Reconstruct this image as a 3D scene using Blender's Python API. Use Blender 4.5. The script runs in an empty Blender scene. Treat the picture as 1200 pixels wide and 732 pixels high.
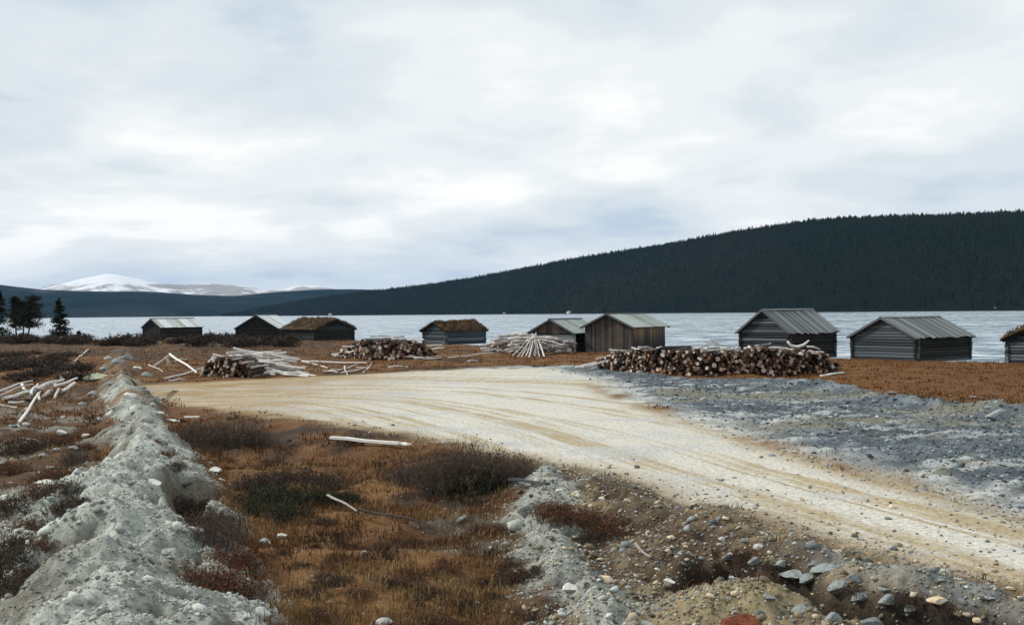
import bpy, math, random
import numpy as np
from mathutils import Vector, Matrix, Quaternion

random.seed(7)
rng = np.random.default_rng(7)
SC = bpy.context.scene
COL = SC.collection

# ------------------------------------------------------------------ camera
H = 3.5                      # eye height over the flat ground
F = 1250.0                   # focal length in photograph pixels
ROLL = 0.0095
cam_d = bpy.data.cameras.new('camera')
cam_d.sensor_width = 36.0
cam_d.lens = F / 1200.0 * 36.0
cam_d.clip_start = 0.1
cam_d.clip_end = 60000
cam = bpy.data.objects.new('camera', cam_d)
COL.objects.link(cam)
cam.location = (0, 0, H)
cam.rotation_euler = (math.pi / 2, ROLL, 0)
SC.camera = cam

# ------------------------------------------------------------------ light
SUN_TO = Vector((-0.74, 0.22, 0.62)).normalized()
SUN_EL = math.asin(SUN_TO.z)
SUN_AZ = math.atan2(SUN_TO.x, SUN_TO.y)
W = bpy.data.worlds.new('World')
SC.world = W
W.use_nodes = True
wn, wl = W.node_tree.nodes, W.node_tree.links
wn.clear()


def wnode(t, **kw):
    n = wn.new(t)
    for k, v in kw.items():
        setattr(n, k, v)
    return n


w_out = wnode('ShaderNodeOutputWorld')
sky = wnode('ShaderNodeTexSky', sky_type='NISHITA', sun_disc=False)
sky.sun_elevation = SUN_EL
sky.sun_rotation = SUN_AZ
sky.air_density = 1.0
sky.dust_density = 1.5
bg_sky = wnode('ShaderNodeBackground')
bg_sky.inputs['Strength'].default_value = 0.1
wl.new(sky.outputs[0], bg_sky.inputs['Color'])
bg_cloud = wnode('ShaderNodeBackground')
bg_cloud.inputs['Strength'].default_value = 1.0
tc = wnode('ShaderNodeTexCoord')
sep = wnode('ShaderNodeSeparateXYZ')
wl.new(tc.outputs['Generated'], sep.inputs[0])


def wmath(op, a, b=None, clamp=False):
    n = wnode('ShaderNodeMath', operation=op, use_clamp=clamp)
    for i, v in enumerate((a, b)):
        if v is None:
            continue
        if isinstance(v, (int, float)):
            n.inputs[i].default_value = v
        else:
            wl.new(v, n.inputs[i])
    return n.outputs[0]


zc = wmath('ADD', wmath('ABSOLUTE', sep.outputs[2]), 0.20)
cx = wmath('DIVIDE', sep.outputs[0], zc)
cy = wmath('DIVIDE', sep.outputs[1], zc)
comb = wnode('ShaderNodeCombineXYZ')
wl.new(cx, comb.inputs[0])
wl.new(cy, comb.inputs[1])


def wnoise(scale, detail, rough, off, dist=0.0):
    mp = wnode('ShaderNodeMapping')
    mp.inputs['Location'].default_value = off
    wl.new(comb.outputs[0], mp.inputs['Vector'])
    n = wnode('ShaderNodeTexNoise')
    n.inputs['Scale'].default_value = scale
    n.inputs['Detail'].default_value = detail
    n.inputs['Roughness'].default_value = rough
    n.inputs['Distortion'].default_value = dist
    wl.new(mp.outputs[0], n.inputs['Vector'])
    return n.outputs['Fac']


def wramp(fac, stops):
    r = wnode('ShaderNodeValToRGB')
    r.color_ramp.interpolation = 'EASE'
    els = r.color_ramp.elements
    while len(els) < len(stops):
        els.new(0.5)
    for e, (p, c) in zip(els, stops):
        e.position = p
        e.color = (*c, 1)
    wl.new(fac, r.inputs[0])
    return r.outputs[0]


n_big = wnoise(0.75, 5.0, 0.50, (74.1, 37.4, 0), 0.25)
n_det = wnoise(2.2, 6.0, 0.55, (9.4, 5.3, 0), 0.2)
cl = wmath('ADD', wmath('MULTIPLY', n_big, 0.68), wmath('MULTIPLY', n_det, 0.32))
cloud_col = wramp(cl, [(0.37, (0.56, 0.655, 0.75)), (0.455, (0.73, 0.795, 0.83)),
                       (0.53, (0.86, 0.895, 0.90)), (0.61, (1.05, 1.05, 1.02))])
wl.new(cloud_col, bg_cloud.inputs['Color'])
gap = wramp(n_big, [(0.68, (1, 1, 1)), (0.80, (0.75, 0.75, 0.75))])
mix = wnode('ShaderNodeMixShader')
wl.new(gap, mix.inputs[0])
wl.new(bg_sky.outputs[0], mix.inputs[1])
wl.new(bg_cloud.outputs[0], mix.inputs[2])
wl.new(mix.outputs[0], w_out.inputs['Surface'])

sun_d = bpy.data.lights.new('sun', 'SUN')
sun_d.energy = 3.2
sun_d.angle = math.radians(4)
sun_d.color = (1.0, 0.95, 0.86)
sun = bpy.data.objects.new('sun', sun_d)
COL.objects.link(sun)
sun.rotation_euler = SUN_TO.to_track_quat('Z', 'Y').to_euler()
sun.location = SUN_TO * 300

vs = SC.view_settings
vs.view_transform = 'Standard'
vs.look = 'None'
vs.exposure = 0.06
vs.gamma = 1.0
vs.use_curve_mapping = False
SC.render.engine = 'CYCLES'
SC.cycles.use_denoising = True
SC.cycles.max_bounces = 6
SC.cycles.volume_bounces = 0
SC.cycles.transparent_max_bounces = 8


# ------------------------------------------------------------------ helpers
CR, SR = math.cos(ROLL), math.sin(ROLL)


def ray(px, py):
    dx = (px - 600.0) / F
    dy = -(py - 366.0) / F
    return np.array([dx * CR + dy * SR, 1.0, -dx * SR + dy * CR])


def at(px, py, z=0.0):
    """ground point (height z) seen at a photograph pixel"""
    d = ray(px, py)
    t = (z - H) / d[2]
    return np.array([d[0] * t, d[1] * t])


def at_y(px, py, dist):
    """point at depth dist seen at a photograph pixel"""
    d = ray(px, py)
    return np.array([0, 0, H]) + d * dist


def poly(pts):
    return np.array([at(*p) for p in pts])


def hash2(ix, iy, seed):
    h = (ix.astype(np.int64) * 374761393 + iy.astype(np.int64) * 668265263 + seed * 974711) & 0xffffffff
    h = ((h ^ (h >> 13)) * 1274126177) & 0xffffffff
    h = ((h ^ (h >> 16)) * 2246822519) & 0xffffffff
    return ((h ^ (h >> 15)) & 0xffffff).astype(np.float64) / 0xffffff


def vnoise(x, y, seed=0):
    x = np.asarray(x, float)
    y = np.asarray(y, float)
    ix, iy = np.floor(x), np.floor(y)
    fx, fy = x - ix, y - iy
    ux = fx * fx * fx * (fx * (fx * 6 - 15) + 10)
    uy = fy * fy * fy * (fy * (fy * 6 - 15) + 10)
    a = hash2(ix, iy, seed)
    b = hash2(ix + 1, iy, seed)
    c = hash2(ix, iy + 1, seed)
    d = hash2(ix + 1, iy + 1, seed)
    return (a * (1 - ux) + b * ux) * (1 - uy) + (c * (1 - ux) + d * ux) * uy


def fbm(x, y, octs=4, seed=0, gain=0.5):
    s, a, t = 0.0, 1.0, 0.0
    for o in range(octs):
        s = s + a * vnoise(x * 2 ** o + 17.3 * o, y * 2 ** o - 9.1 * o, seed + o)
        t += a
        a *= gain
    return s / t * 2 - 1


def sstep(a, b, x):
    t = np.clip((x - a) / (b - a), 0, 1)
    return t * t * (3 - 2 * t)


def sdf_poly(P, X, Y):
    """signed distance, negative inside"""
    d2 = np.full(X.shape, 1e18)
    inside = np.zeros(X.shape, bool)
    n = len(P)
    for i in range(n):
        ax, ay = P[i]
        bx, by = P[(i + 1) % n]
        ex, ey = bx - ax, by - ay
        wx, wy = X - ax, Y - ay
        t = np.clip((wx * ex + wy * ey) / (ex * ex + ey * ey + 1e-12), 0, 1)
        d2 = np.minimum(d2, (wx - ex * t) ** 2 + (wy - ey * t) ** 2)
        c = (ay > Y) != (by > Y)
        xi = ax + (Y - ay) / (by - ay + 1e-12) * ex
        inside ^= c & (X < xi)
    d = np.sqrt(d2)
    return np.where(inside, -d, d)


def polyline(P, X, Y):
    """distance, signed lateral, arc length of the nearest point on a polyline"""
    best = np.full(X.shape, 1e18)
    lat = np.zeros(X.shape)
    arc = np.zeros(X.shape)
    s0 = 0.0
    for i in range(len(P) - 1):
        ax, ay = P[i]
        bx, by = P[i + 1]
        ex, ey = bx - ax, by - ay
        L = math.hypot(ex, ey)
        wx, wy = X - ax, Y - ay
        t = np.clip((wx * ex + wy * ey) / (L * L), 0, 1)
        d2 = (wx - ex * t) ** 2 + (wy - ey * t) ** 2
        m = d2 < best
        best = np.where(m, d2, best)
        sg = np.sign(ex * wy - ey * wx)
        lat = np.where(m, np.sqrt(d2) * sg, lat)
        arc = np.where(m, s0 + t * L, arc)
        s0 += L
    return np.sqrt(best), lat, arc


def smooth_line(P, n=6):
    P = np.asarray(P, float)
    out = []
    for i in range(len(P) - 1):
        p0 = P[max(i - 1, 0)]
        p1, p2 = P[i], P[i + 1]
        p3 = P[min(i + 2, len(P) - 1)]
        for k in range(n):
            t = k / n
            out.append(0.5 * (2 * p1 + (p2 - p0) * t + (2 * p0 - 5 * p1 + 4 * p2 - p3) * t * t
                              + (3 * p1 - p0 - 3 * p2 + p3) * t ** 3))
    out.append(P[-1])
    return np.array(out)


def np_mesh(name, verts, faces, smooth=False, mat_index=None):
    """mesh out of numpy arrays; faces is (n,3) or (n,4)"""
    verts = np.asarray(verts, np.float32)
    faces = np.asarray(faces, np.int32)
    m = bpy.data.meshes.new(name)
    nv, nf, k = len(verts), len(faces), faces.shape[1]
    m.vertices.add(nv)
    m.vertices.foreach_set('co', verts.ravel())
    m.loops.add(nf * k)
    m.loops.foreach_set('vertex_index', faces.ravel())
    m.polygons.add(nf)
    m.polygons.foreach_set('loop_start', np.arange(0, nf * k, k, dtype=np.int32))
    m.polygons.foreach_set('loop_total', np.full(nf, k, np.int32))
    if smooth:
        m.polygons.foreach_set('use_smooth', np.ones(nf, bool))
    if mat_index is not None:
        m.polygons.foreach_set('material_index', np.asarray(mat_index, np.int32))
    m.update(calc_edges=True)
    return m


def set_col(m, cols, name='Col'):
    a = m.color_attributes.new(name, 'FLOAT_COLOR', 'POINT')
    c = np.ones((len(cols), 4), np.float32)
    c[:, :3] = cols
    a.data.foreach_set('color', c.ravel())


def link(name, mesh, mats=None, parent=None):
    o = bpy.data.objects.new(name, mesh)
    COL.objects.link(o)
    if mats is not None and mesh is not None and not mesh.materials:
        for mt in (mats if isinstance(mats, (list, tuple)) else [mats]):
            mesh.materials.append(mt)
    if parent is not None:
        o.parent = parent
    return o


def tag(o, label=None, cat=None, group=None, kind=None):
    if label:
        o['label'] = label
    if cat:
        o['category'] = cat
    if group:
        o['group'] = group
    if kind:
        o['kind'] = kind
    return o


def empty(name, loc, rz=0.0):
    o = bpy.data.objects.new(name, None)
    COL.objects.link(o)
    o.location = loc
    o.rotation_euler = (0, 0, rz)
    o.empty_display_size = 0.2
    return o


class MB:
    """collects polygons with material slots"""

    def __init__(self):
        self.v, self.f, self.m = [], [], []

    def add(self, verts, faces, mi=0):
        b = len(self.v)
        self.v += [tuple(p) for p in verts]
        self.f += [tuple(i + b for i in f) for f in faces]
        self.m += [mi] * len(faces)

    def box(self, x0, x1, y0, y1, z0, z1, mi=0):
        self.add([(x0, y0, z0), (x1, y0, z0), (x1, y1, z0), (x0, y1, z0),
                  (x0, y0, z1), (x1, y0, z1), (x1, y1, z1), (x0, y1, z1)],
                 [(0, 3, 2, 1), (4, 5, 6, 7), (0, 1, 5, 4), (1, 2, 6, 5), (2, 3, 7, 6), (3, 0, 4, 7)], mi)

    def mesh(self, name, mats, smooth=False):
        m = bpy.data.meshes.new(name)
        m.from_pydata(self.v, [], self.f)
        for mt in mats:
            m.materials.append(mt)
        m.polygons.foreach_set('material_index', self.m)
        if smooth:
            m.polygons.foreach_set('use_smooth', [True] * len(self.f))
        m.update()
        return m


# ------------------------------------------------------------------ materials
class NT:
    def __init__(self, name):
        self.mat = bpy.data.materials.new(name)
        self.mat.use_nodes = True
        self.n = self.mat.node_tree.nodes
        self.l = self.mat.node_tree.links
        self.b = self.n['Principled BSDF']
        self.b.inputs['Roughness'].default_value = 0.9
        self.b.inputs['Specular IOR Level'].default_value = 0.2

    def node(self, t, **kw):
        n = self.n.new(t)
        for k, v in kw.items():
            setattr(n, k, v)
        return n

    def coords(self, kind='Object', scale=(1, 1, 1)):
        t = self.node('ShaderNodeTexCoord')
        m = self.node('ShaderNodeMapping')
        m.inputs['Scale'].default_value = scale
        self.l.new(t.outputs[kind], m.inputs['Vector'])
        return m.outputs[0]

    def noise(self, vec, scale, detail=4.0, rough=0.55):
        n = self.node('ShaderNodeTexNoise')
        n.inputs['Scale'].default_value = scale
        n.inputs['Detail'].default_value = detail
        n.inputs['Roughness'].default_value = rough
        if vec is not None:
            self.l.new(vec, n.inputs['Vector'])
        return n.outputs['Fac']

    def ramp(self, fac, stops, interp='LINEAR'):
        r = self.node('ShaderNodeValToRGB')
        r.color_ramp.interpolation = interp
        els = r.color_ramp.elements
        while len(els) < len(stops):
            els.new(0.5)
        for e, (p, c) in zip(els, stops):
            e.position = p
            e.color = (*c, 1) if not isinstance(c, (int, float)) else (c, c, c, 1)
        self.l.new(fac, r.inputs[0])
        return r.outputs[0]

    def mul(self, a, b, fac=1.0, mode='MULTIPLY'):
        m = self.node('ShaderNodeMix', data_type='RGBA', blend_type=mode)
        if isinstance(fac, (int, float)):
            m.inputs[0].default_value = fac
        else:
            self.l.new(fac, m.inputs[0])
        for i, v in ((6, a), (7, b)):
            if isinstance(v, tuple):
                m.inputs[i].default_value = (*v, 1)
            else:
                self.l.new(v, m.inputs[i])
        return m.outputs[2]

    def math(self, op, a, b=None):
        n = self.node('ShaderNodeMath', operation=op)
        for i, v in enumerate((a, b)):
            if v is None:
                continue
            if isinstance(v, (int, float)):
                n.inputs[i].default_value = v
            else:
                self.l.new(v, n.inputs[i])
        return n.outputs[0]

    def rand(self):
        """random value per object and per loose piece of a mesh"""
        oi = self.node('ShaderNodeObjectInfo')
        ge = self.node('ShaderNodeNewGeometry')
        return self.math('FRACT', self.math('ADD', oi.outputs['Random'],
                                            ge.outputs['Random Per Island']))

    def bump(self, fac, strength, dist):
        b = self.node('ShaderNodeBump')
        b.inputs['Strength'].default_value = strength
        b.inputs['Distance'].default_value = dist
        self.l.new(fac, b.inputs['Height'])
        self.l.new(b.outputs[0], self.b.inputs['Normal'])

    def color(self, c):
        if isinstance(c, tuple):
            self.b.inputs['Base Color'].default_value = (*c, 1)
        else:
            self.l.new(c, self.b.inputs['Base Color'])
        return self.mat

    def attr(self, name='Col'):
        a = self.node('ShaderNodeAttribute')
        a.attribute_name = name
        return a.outputs['Color']


def mat_ground():
    t = NT('ground_soil')
    v = t.coords('Object')
    fine = t.noise(v, 9.0, 6.0, 0.65)
    tiny = t.noise(v, 38.0, 4.0, 0.7)
    c = t.mul(t.attr(), t.ramp(fine, [(0.3, 0.62), (0.7, 1.3)]))
    c = t.mul(c, t.ramp(tiny, [(0.3, 0.78), (0.7, 1.2)]))
    vor = t.node('ShaderNodeTexVoronoi')
    vor.inputs['Scale'].default_value = 11.0
    t.l.new(v, vor.inputs['Vector'])
    hgt = t.math('ADD', t.math('MULTIPLY', fine, 1.0), t.math('MULTIPLY', tiny, 0.45))
    hgt = t.math('ADD', hgt, t.math('MULTIPLY', vor.outputs['Distance'], -0.35))
    t.bump(hgt, 0.5, 0.08)
    return t.color(c)


def mat_attr(name, rough=0.9, scale=25.0, lo=0.7, hi=1.25):
    t = NT(name)
    t.b.inputs['Roughness'].default_value = rough
    n = t.noise(t.coords('Object'), scale, 4.0, 0.6)
    return t.color(t.mul(t.attr(), t.ramp(n, [(0.3, lo), (0.7, hi)])))


def mat_grass():
    t = NT('dry_grass')
    m = t.color(t.attr())
    return m


def mat_wood(name, stops, grain=(1.2, 16, 16), rnd=0.45, bumpd=0.012, stain=None):
    """weathered timber; the grain runs along local x"""
    t = NT(name)
    v = t.coords('Object', grain)
    g = t.noise(v, 2.2, 6.0, 0.65)
    blot = t.noise(t.coords('Object'), 1.1, 4.0, 0.6)
    f = t.math('ADD', t.math('MULTIPLY', g, 0.6), t.math('MULTIPLY', blot, 0.4))
    r = t.rand()
    f = t.math('ADD', f, t.math('MULTIPLY', t.math('SUBTRACT', r, 0.5), rnd))
    t.bump(g, 0.5, bumpd)
    return t.color(t.ramp(f, stops))


def mat_bark(name, stops, rnd=0.5):
    t = NT(name)
    v = t.coords('Object', (3.0, 3.0, 3.0))
    g = t.noise(v, 1.6, 5.0, 0.65)
    r = t.rand()
    f = t.math('ADD', g, t.math('MULTIPLY', t.math('SUBTRACT', r, 0.5), rnd))
    t.bump(g, 0.4, 0.02)
    return t.color(t.ramp(f, stops))


def mat_plain_noise(name, stops, scale, detail=5.0, coord='Object', rough=0.9, cscale=(1, 1, 1), bump=None):
    t = NT(name)
    t.b.inputs['Roughness'].default_value = rough
    n = t.noise(t.coords(coord, cscale), scale, detail, 0.6)
    if bump:
        t.bump(n, bump[0], bump[1])
    return t.color(t.ramp(n, stops))


M = {}
M['ground'] = mat_ground()
M['grass'] = mat_grass()
M['stone'] = mat_attr('stone', 0.85, 18.0)
M['log_wall'] = mat_wood('weathered_log', [(0.25, (0.014, 0.018, 0.022)), (0.5, (0.055, 0.069, 0.082)),
                                           (0.85, (0.20, 0.235, 0.26))], rnd=0.42)
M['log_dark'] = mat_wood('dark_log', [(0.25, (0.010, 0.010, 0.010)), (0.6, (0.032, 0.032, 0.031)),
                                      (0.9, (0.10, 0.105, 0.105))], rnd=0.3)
M['log_pale'] = mat_wood('pale_log', [(0.25, (0.10, 0.11, 0.115)), (0.5, (0.27, 0.29, 0.29)),
                                      (0.85, (0.46, 0.47, 0.45))], rnd=0.4)
M['plank'] = mat_wood('brown_plank', [(0.25, (0.020, 0.021, 0.024)), (0.5, (0.052, 0.050, 0.050)),
                                      (0.68, (0.11, 0.085, 0.06)), (0.9, (0.23, 0.17, 0.10))], rnd=0.36)


def mat_plank_side():
    t = NT('side_plank')
    tcn = t.node('ShaderNodeTexCoord')
    sp = t.node('ShaderNodeSeparateXYZ')
    t.l.new(tcn.outputs['Object'], sp.inputs[0])
    g = t.noise(t.coords('Object', (2.0, 9, 9)), 2.2, 5.0, 0.6)
    f = t.math('ADD', t.math('MULTIPLY', sp.outputs[0], 0.75), t.math('MULTIPLY', g, 0.5))
    f = t.math('ADD', f, t.math('MULTIPLY', t.math('SUBTRACT', t.rand(), 0.5), 0.35))
    return t.color(t.ramp(f, [(0.1, (0.03, 0.03, 0.032)), (0.35, (0.075, 0.068, 0.06)), (0.65, (0.26, 0.19, 0.11))]))


M['plank_side'] = mat_plank_side()
M['trim'] = mat_wood('trim_board', [(0.25, (0.03, 0.035, 0.04)), (0.75, (0.13, 0.14, 0.15))])
M['roof_board'] = mat_wood('grey_roof_board', [(0.25, (0.05, 0.058, 0.06)), (0.5, (0.14, 0.155, 0.158)),
                                               (0.85, (0.36, 0.385, 0.38))], rnd=0.36)


def mat_metal():
    t = NT('roof_sheet')
    t.b.inputs['Roughness'].default_value = 0.5
    v = t.coords('Object', (0.7, 3.0, 1))
    g = t.noise(v, 1.6, 5.0, 0.6)
    r = t.rand()
    f = t.math('ADD', g, t.math('MULTIPLY', t.math('SUBTRACT', r, 0.5), 0.45))
    return t.color(t.ramp(f, [(0.25, (0.30, 0.29, 0.23)), (0.45, (0.52, 0.55, 0.55)), (0.75, (0.74, 0.77, 0.79))]))


M['sheet'] = mat_metal()
M['felt'] = mat_wood('felt_sheet', [(0.3, (0.16, 0.18, 0.165)), (0.5, (0.30, 0.335, 0.31)), (0.75, (0.42, 0.45, 0.43))], (1, 5, 1), 0.22)
M['turf'] = mat_plain_noise('turf', [(0.35, (0.020, 0.016, 0.012)), (0.58, (0.075, 0.048, 0.025)),
                                     (0.75, (0.20, 0.115, 0.045))], 2.0, bump=(0.8, 0.1))
M['bark_dark'] = mat_bark('dark_bark', [(0.2, (0.012, 0.009, 0.007)), (0.5, (0.045, 0.03, 0.022)),
                                        (0.72, (0.12, 0.085, 0.065)), (0.9, (0.55, 0.52, 0.48))])
M['bark_pale'] = mat_bark('pale_bark', [(0.15, (0.10, 0.085, 0.075)), (0.36, (0.42, 0.39, 0.36)),
                                        (0.6, (0.70, 0.69, 0.67)), (0.9, (0.80, 0.79, 0.77))], rnd=0.3)
M['bark_grey'] = mat_bark('grey_bark', [(0.2, (0.03, 0.026, 0.024)), (0.45, (0.16, 0.14, 0.13)),
                                        (0.65, (0.45, 0.42, 0.39)), (0.9, (0.66, 0.64, 0.61))], rnd=0.5)


def mat_end():
    t = NT('cut_end')
    r = t.rand()
    n = t.noise(t.coords('Object', (1, 1, 1)), 2.5, 3.0)
    c = t.ramp(r, [(0.0, (0.02, 0.014, 0.011)), (0.3, (0.06, 0.03, 0.02)), (0.55, (0.16, 0.085, 0.05)),
                   (0.78, (0.36, 0.23, 0.155)), (0.97, (0.66, 0.57, 0.50))])
    return t.color(t.mul(c, t.ramp(n, [(0.3, 0.7), (0.7, 1.15)])))


M['end'] = mat_end()
M['end_pale'] = mat_plain_noise('pale_cut_end', [(0.3, (0.42, 0.30, 0.21)), (0.7, (0.68, 0.58, 0.48))], 3.0)
M['board_white'] = mat_plain_noise('bleached_board', [(0.3, (0.55, 0.55, 0.52)), (0.7, (0.78, 0.78, 0.75))], 3.0,
                                   cscale=(1, 9, 9))
M['twig'] = mat_attr('twig', 0.9, 8.0, 0.8, 1.2)
M['leaf'] = mat_attr('leaf', 0.8, 5.0, 0.8, 1.2)
M['forest'] = mat_attr('forest_needles', 0.9, 0.02, 0.9, 1.1)
M['forest'].node_tree.nodes['Principled BSDF'].inputs['Specular IOR Level'].default_value = 0.0

# ------------------------------------------------------------------ ground plan
ROAD = poly([(150, 452), (300, 444), (420, 438), (540, 432), (640, 431), (690, 442), (735, 466), (800, 487),
             (900, 518), (1000, 548), (1200, 602), (1500, 690), (1500, 830), (1200, 700), (1000, 645), (850, 601),
             (700, 561), (600, 537), (500, 515), (400, 500), (300, 488), (215, 476), (160, 464)])
GRAVEL = poly([(535, 431), (620, 428.5), (700, 429), (800, 442), (950, 449), (1000, 458), (1100, 475), (1200, 483), (1500, 515),
               (1500, 690), (1200, 604), (1000, 550), (900, 520), (800, 489), (735, 468), (680, 445), (600, 436)])
EMB = poly([(625, 548), (700, 561), (850, 601), (1000, 645), (1200, 700), (1500, 830), (1500, 1100), (500, 1100),
            (610, 732), (640, 690), (600, 640), (605, 590)])
CENTER = smooth_line(poly([(1500, 745), (1200, 650), (1000, 596), (850, 552), (700, 508), (580, 482), (470, 466),
                           (340, 462), (180, 460)]))
DITCH = smooth_line(poly([(838, 655), (870, 664), (905, 676), (960, 700), (1040, 718), (1130, 738), (1260, 790)]))
GRIDGE = smooth_line(poly([(640, 560), (632, 595), (655, 635), (690, 680), (715, 705)]))
NEARHEAP = at(800, 706)
MOUND = smooth_line([(-0.9, 2.5), (-2.1, 6), (-3.7, 10), (-5.5, 15), (-7.4, 21), (-9.4, 27), (-12.4, 35),
                     (-16.3, 45), (-21.5, 59), (-27.5, 75), (-35, 95), (-43, 118)], 4)
SHORE_PX = [(0, 394), (60, 397), (110, 399), (170, 395), (240, 394), (300, 395), (420, 398), (480, 401), (575, 404),
            (620, 406), (800, 411), (870, 415), (1000, 418.5), (1080, 420.5), (1170, 422), (1300, 426)]
SHORE = np.array([(-2500, 900), (-700, 420), (-260, 262)] + [tuple(at(*p)) for p in SHORE_PX]
                 + [(90, 52), (260, -40), (2500, -900)])


def masks(X, Y):
    n1 = fbm(X * 0.55, Y * 0.55, 4, 11)
    n2 = fbm(X * 1.7, Y * 1.7, 4, 31)
    K = {}
    warp = n1 * 0.55 + n2 * 0.25
    near = sstep(10, 60, Y) * 1.4 + 0.4
    K['n1'], K['n2'] = n1, n2
    K['road_d'] = sdf_poly(ROAD, X, Y)
    K['road'] = 1 - sstep(-0.9, 0.5, K['road_d'] + warp * near)
    K['grav_d'] = sdf_poly(GRAVEL, X, Y)
    K['grav'] = 1 - sstep(-0.5, 0.6, K['grav_d'] + warp * near)
    K['emb'] = 1 - sstep(-0.5, 0.6, sdf_poly(EMB, X, Y) + warp * 0.6)
    d, lat, arc = polyline(MOUND, X, Y)
    K['mound_lat'], K['mound_arc'], K['mound_dist'] = lat, arc, d
    d, lat, arc = polyline(DITCH, X, Y)
    K['ditch_d'] = d
    d, lat, arc = polyline(GRIDGE, X, Y)
    K['gridge_d'] = d
    K['shore'] = np.interp(X, SHORE[:, 0], SHORE[:, 1]) - Y
    return K


PITS = [(at(224, 580, 0.2), 0.42, 1.7, 0.95, -0.36), (at(130, 470, 0.7), 0.55, 1.2, 0.5, -0.36),
        (at(85, 490, 0.2), 1.6, 1.0, 0.45, -0.36), (at(205, 505, 0.2), 0.4, 1.2, 0.3, -0.36),
        (at(692, 700, -0.2), 0.55, 0.35, 0.4, 0.0), (at(65, 600, 0.1), 0.5, 0.4, 0.3, 0.0)]


def height(X, Y, K=None, detail=True):
    if K is None:
        K = masks(X, Y)
    n1, n2 = K['n1'], K['n2']
    notroad = 1 - K['road']
    z = 0.05 * n1 + notroad * (0.10 * n1 + 0.05 * n2)
    # moor lies a little lower than the road on the camera's side
    fr = sstep(0.2, 3.2, K['road_d']) * (1 - sstep(30, 52, Y)) * (1 - K['grav'])
    z = z - 0.38 * fr
    hum = fbm(X * 1.3, Y * 1.3, 3, 77)
    z = z + fr * 0.13 * hum
    # blue-grey rubble field right of the road
    g = K['grav'] * notroad
    z = z + g * (0.06 * n2 + 0.09 * np.clip(fbm(X * 0.28, Y * 0.28, 3, 5), -0.3, 1))
    berm = np.exp(-((K['grav_d'] + 0.9) / 0.8) ** 2) * sstep(9, 16, X) * sstep(0.6, 3, K['road_d'])
    z = z + berm * (0.28 + 0.2 * n2)
    # spoil bank on the left
    lat, arc = K['mound_lat'], K['mound_arc']
    wob = 0.38 * fbm(arc * 0.25, arc * 0 + 3.3, 3, 51)
    w = 2.25 - 1.1 * sstep(18, 32, arc) + 0.55 * fbm(arc * 0.45, np.sign(lat) * 9.0, 3, 61)
    hh = (0.92 + 0.35 * fbm(arc * 0.3, arc * 0 + 1.2, 3, 41)) * (1 - 0.3 * sstep(22, 34, arc)) * (1 - 0.5 * sstep(48, 80, arc))
    hh = hh * (1 - sstep(108, 120, arc))
    u = np.clip(1 - np.abs(lat + wob) / w, 0, 1)
    K['mound'] = u
    prof = u * (1.35 - 0.35 * u)
    lump = 1 - np.abs(fbm(X * 1.1, Y * 1.1, 3, 90))
    um = sstep(0, 0.35, u)
    z = z + hh * prof + um * (0.30 * (lump - 0.75) + 0.11 * fbm(X * 3.3, Y * 3.3, 4, 91, 0.6))
    slump = sstep(0.03, 0.20, fbm(X * 0.9 + 3.7, Y * 0.6, 4, 95, 0.55))
    K['slump'] = slump * um * (1 - sstep(0.75, 0.95, u))
    K['dirt'] = sstep(-0.02, 0.30, fbm(X * 0.8 + 9, Y * 0.8, 4, 331)) * (1 - 0.75 * sstep(0.5, 0.95, u))
    z = z - 0.30 * K['slump']
    # broken ground left of the bank
    lf = sstep(0.8, 2.2, lat) * (1 - sstep(40, 80, Y))
    z = z + lf * (0.22 * fbm(X * 0.7, Y * 0.7, 4, 71))
    # ditch, heap and gravel ridge right of the middle
    e = K['emb']
    z = z + e * (0.10 * n2 + 0.08 * n1 + 0.10 * (0.7 - np.abs(fbm(X * 1.6, Y * 1.6, 4, 96, 0.6))))
    dw = K['ditch_d'] + 0.20 * n2
    z = z - 0.75 * (1 - sstep(0.26, 0.55, dw)) * sstep(0.1, 0.9, K['road_d'])
    z = z + 0.20 * np.exp(-((dw - 0.95) / 0.4) ** 2) * sstep(0.3, 1.0, K['road_d'])
    z = z + 0.20 * np.exp(-(K['gridge_d'] / 0.45) ** 2) * (1 + 0.9 * n2)
    hx, hy = NEARHEAP
    z = z + 0.30 * np.exp(-((X - hx) / 1.3) ** 2 - ((Y - hy) / 0.8) ** 2)
    for (c, sx, sy, dep, sh) in PITS:
        yy = Y - c[1]
        xx = X - c[0] - sh * yy
        z = z - dep * np.exp(-((xx / sx) ** 2 + (yy / sy) ** 2) ** 2)
    if detail:
        # ruts along the road and rubble relief
        rough = np.clip(K['grav'] * notroad + e + sstep(0, 0.3, u), 0, 1)
        z = z + rough * 0.045 * fbm(X * 5.5, Y * 5.5, 3, 101, 0.6)
        cr = vnoise(X * 3.1, Y * 3.1, 133)
        z = z + rough * 0.09 * np.clip(cr - 0.62, 0, 1)
    if detail:
        d_, la_, ar_ = polyline(CENTER, X, Y)
        z = z - K['road'] * 0.03 * fbm(la_ * 1.6, ar_ * 0.04, 3, 401, 0.6)
    s = K['shore']
    z = z * sstep(-2, 8, s) - 3.2 * (1 - sstep(-9, 3.5, s)) + 0.0
    # land rises gently behind the camera and to the sides, away from the lake
    z = z + 0.012 * np.clip(-Y - 10, 0, 900)
    return z


def zat(x, y, detail=True):
    return float(height(np.array([float(x)]), np.array([float(y)]), None, detail)[0])


_HT = np.geomspace(5, 260, 900)


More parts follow.
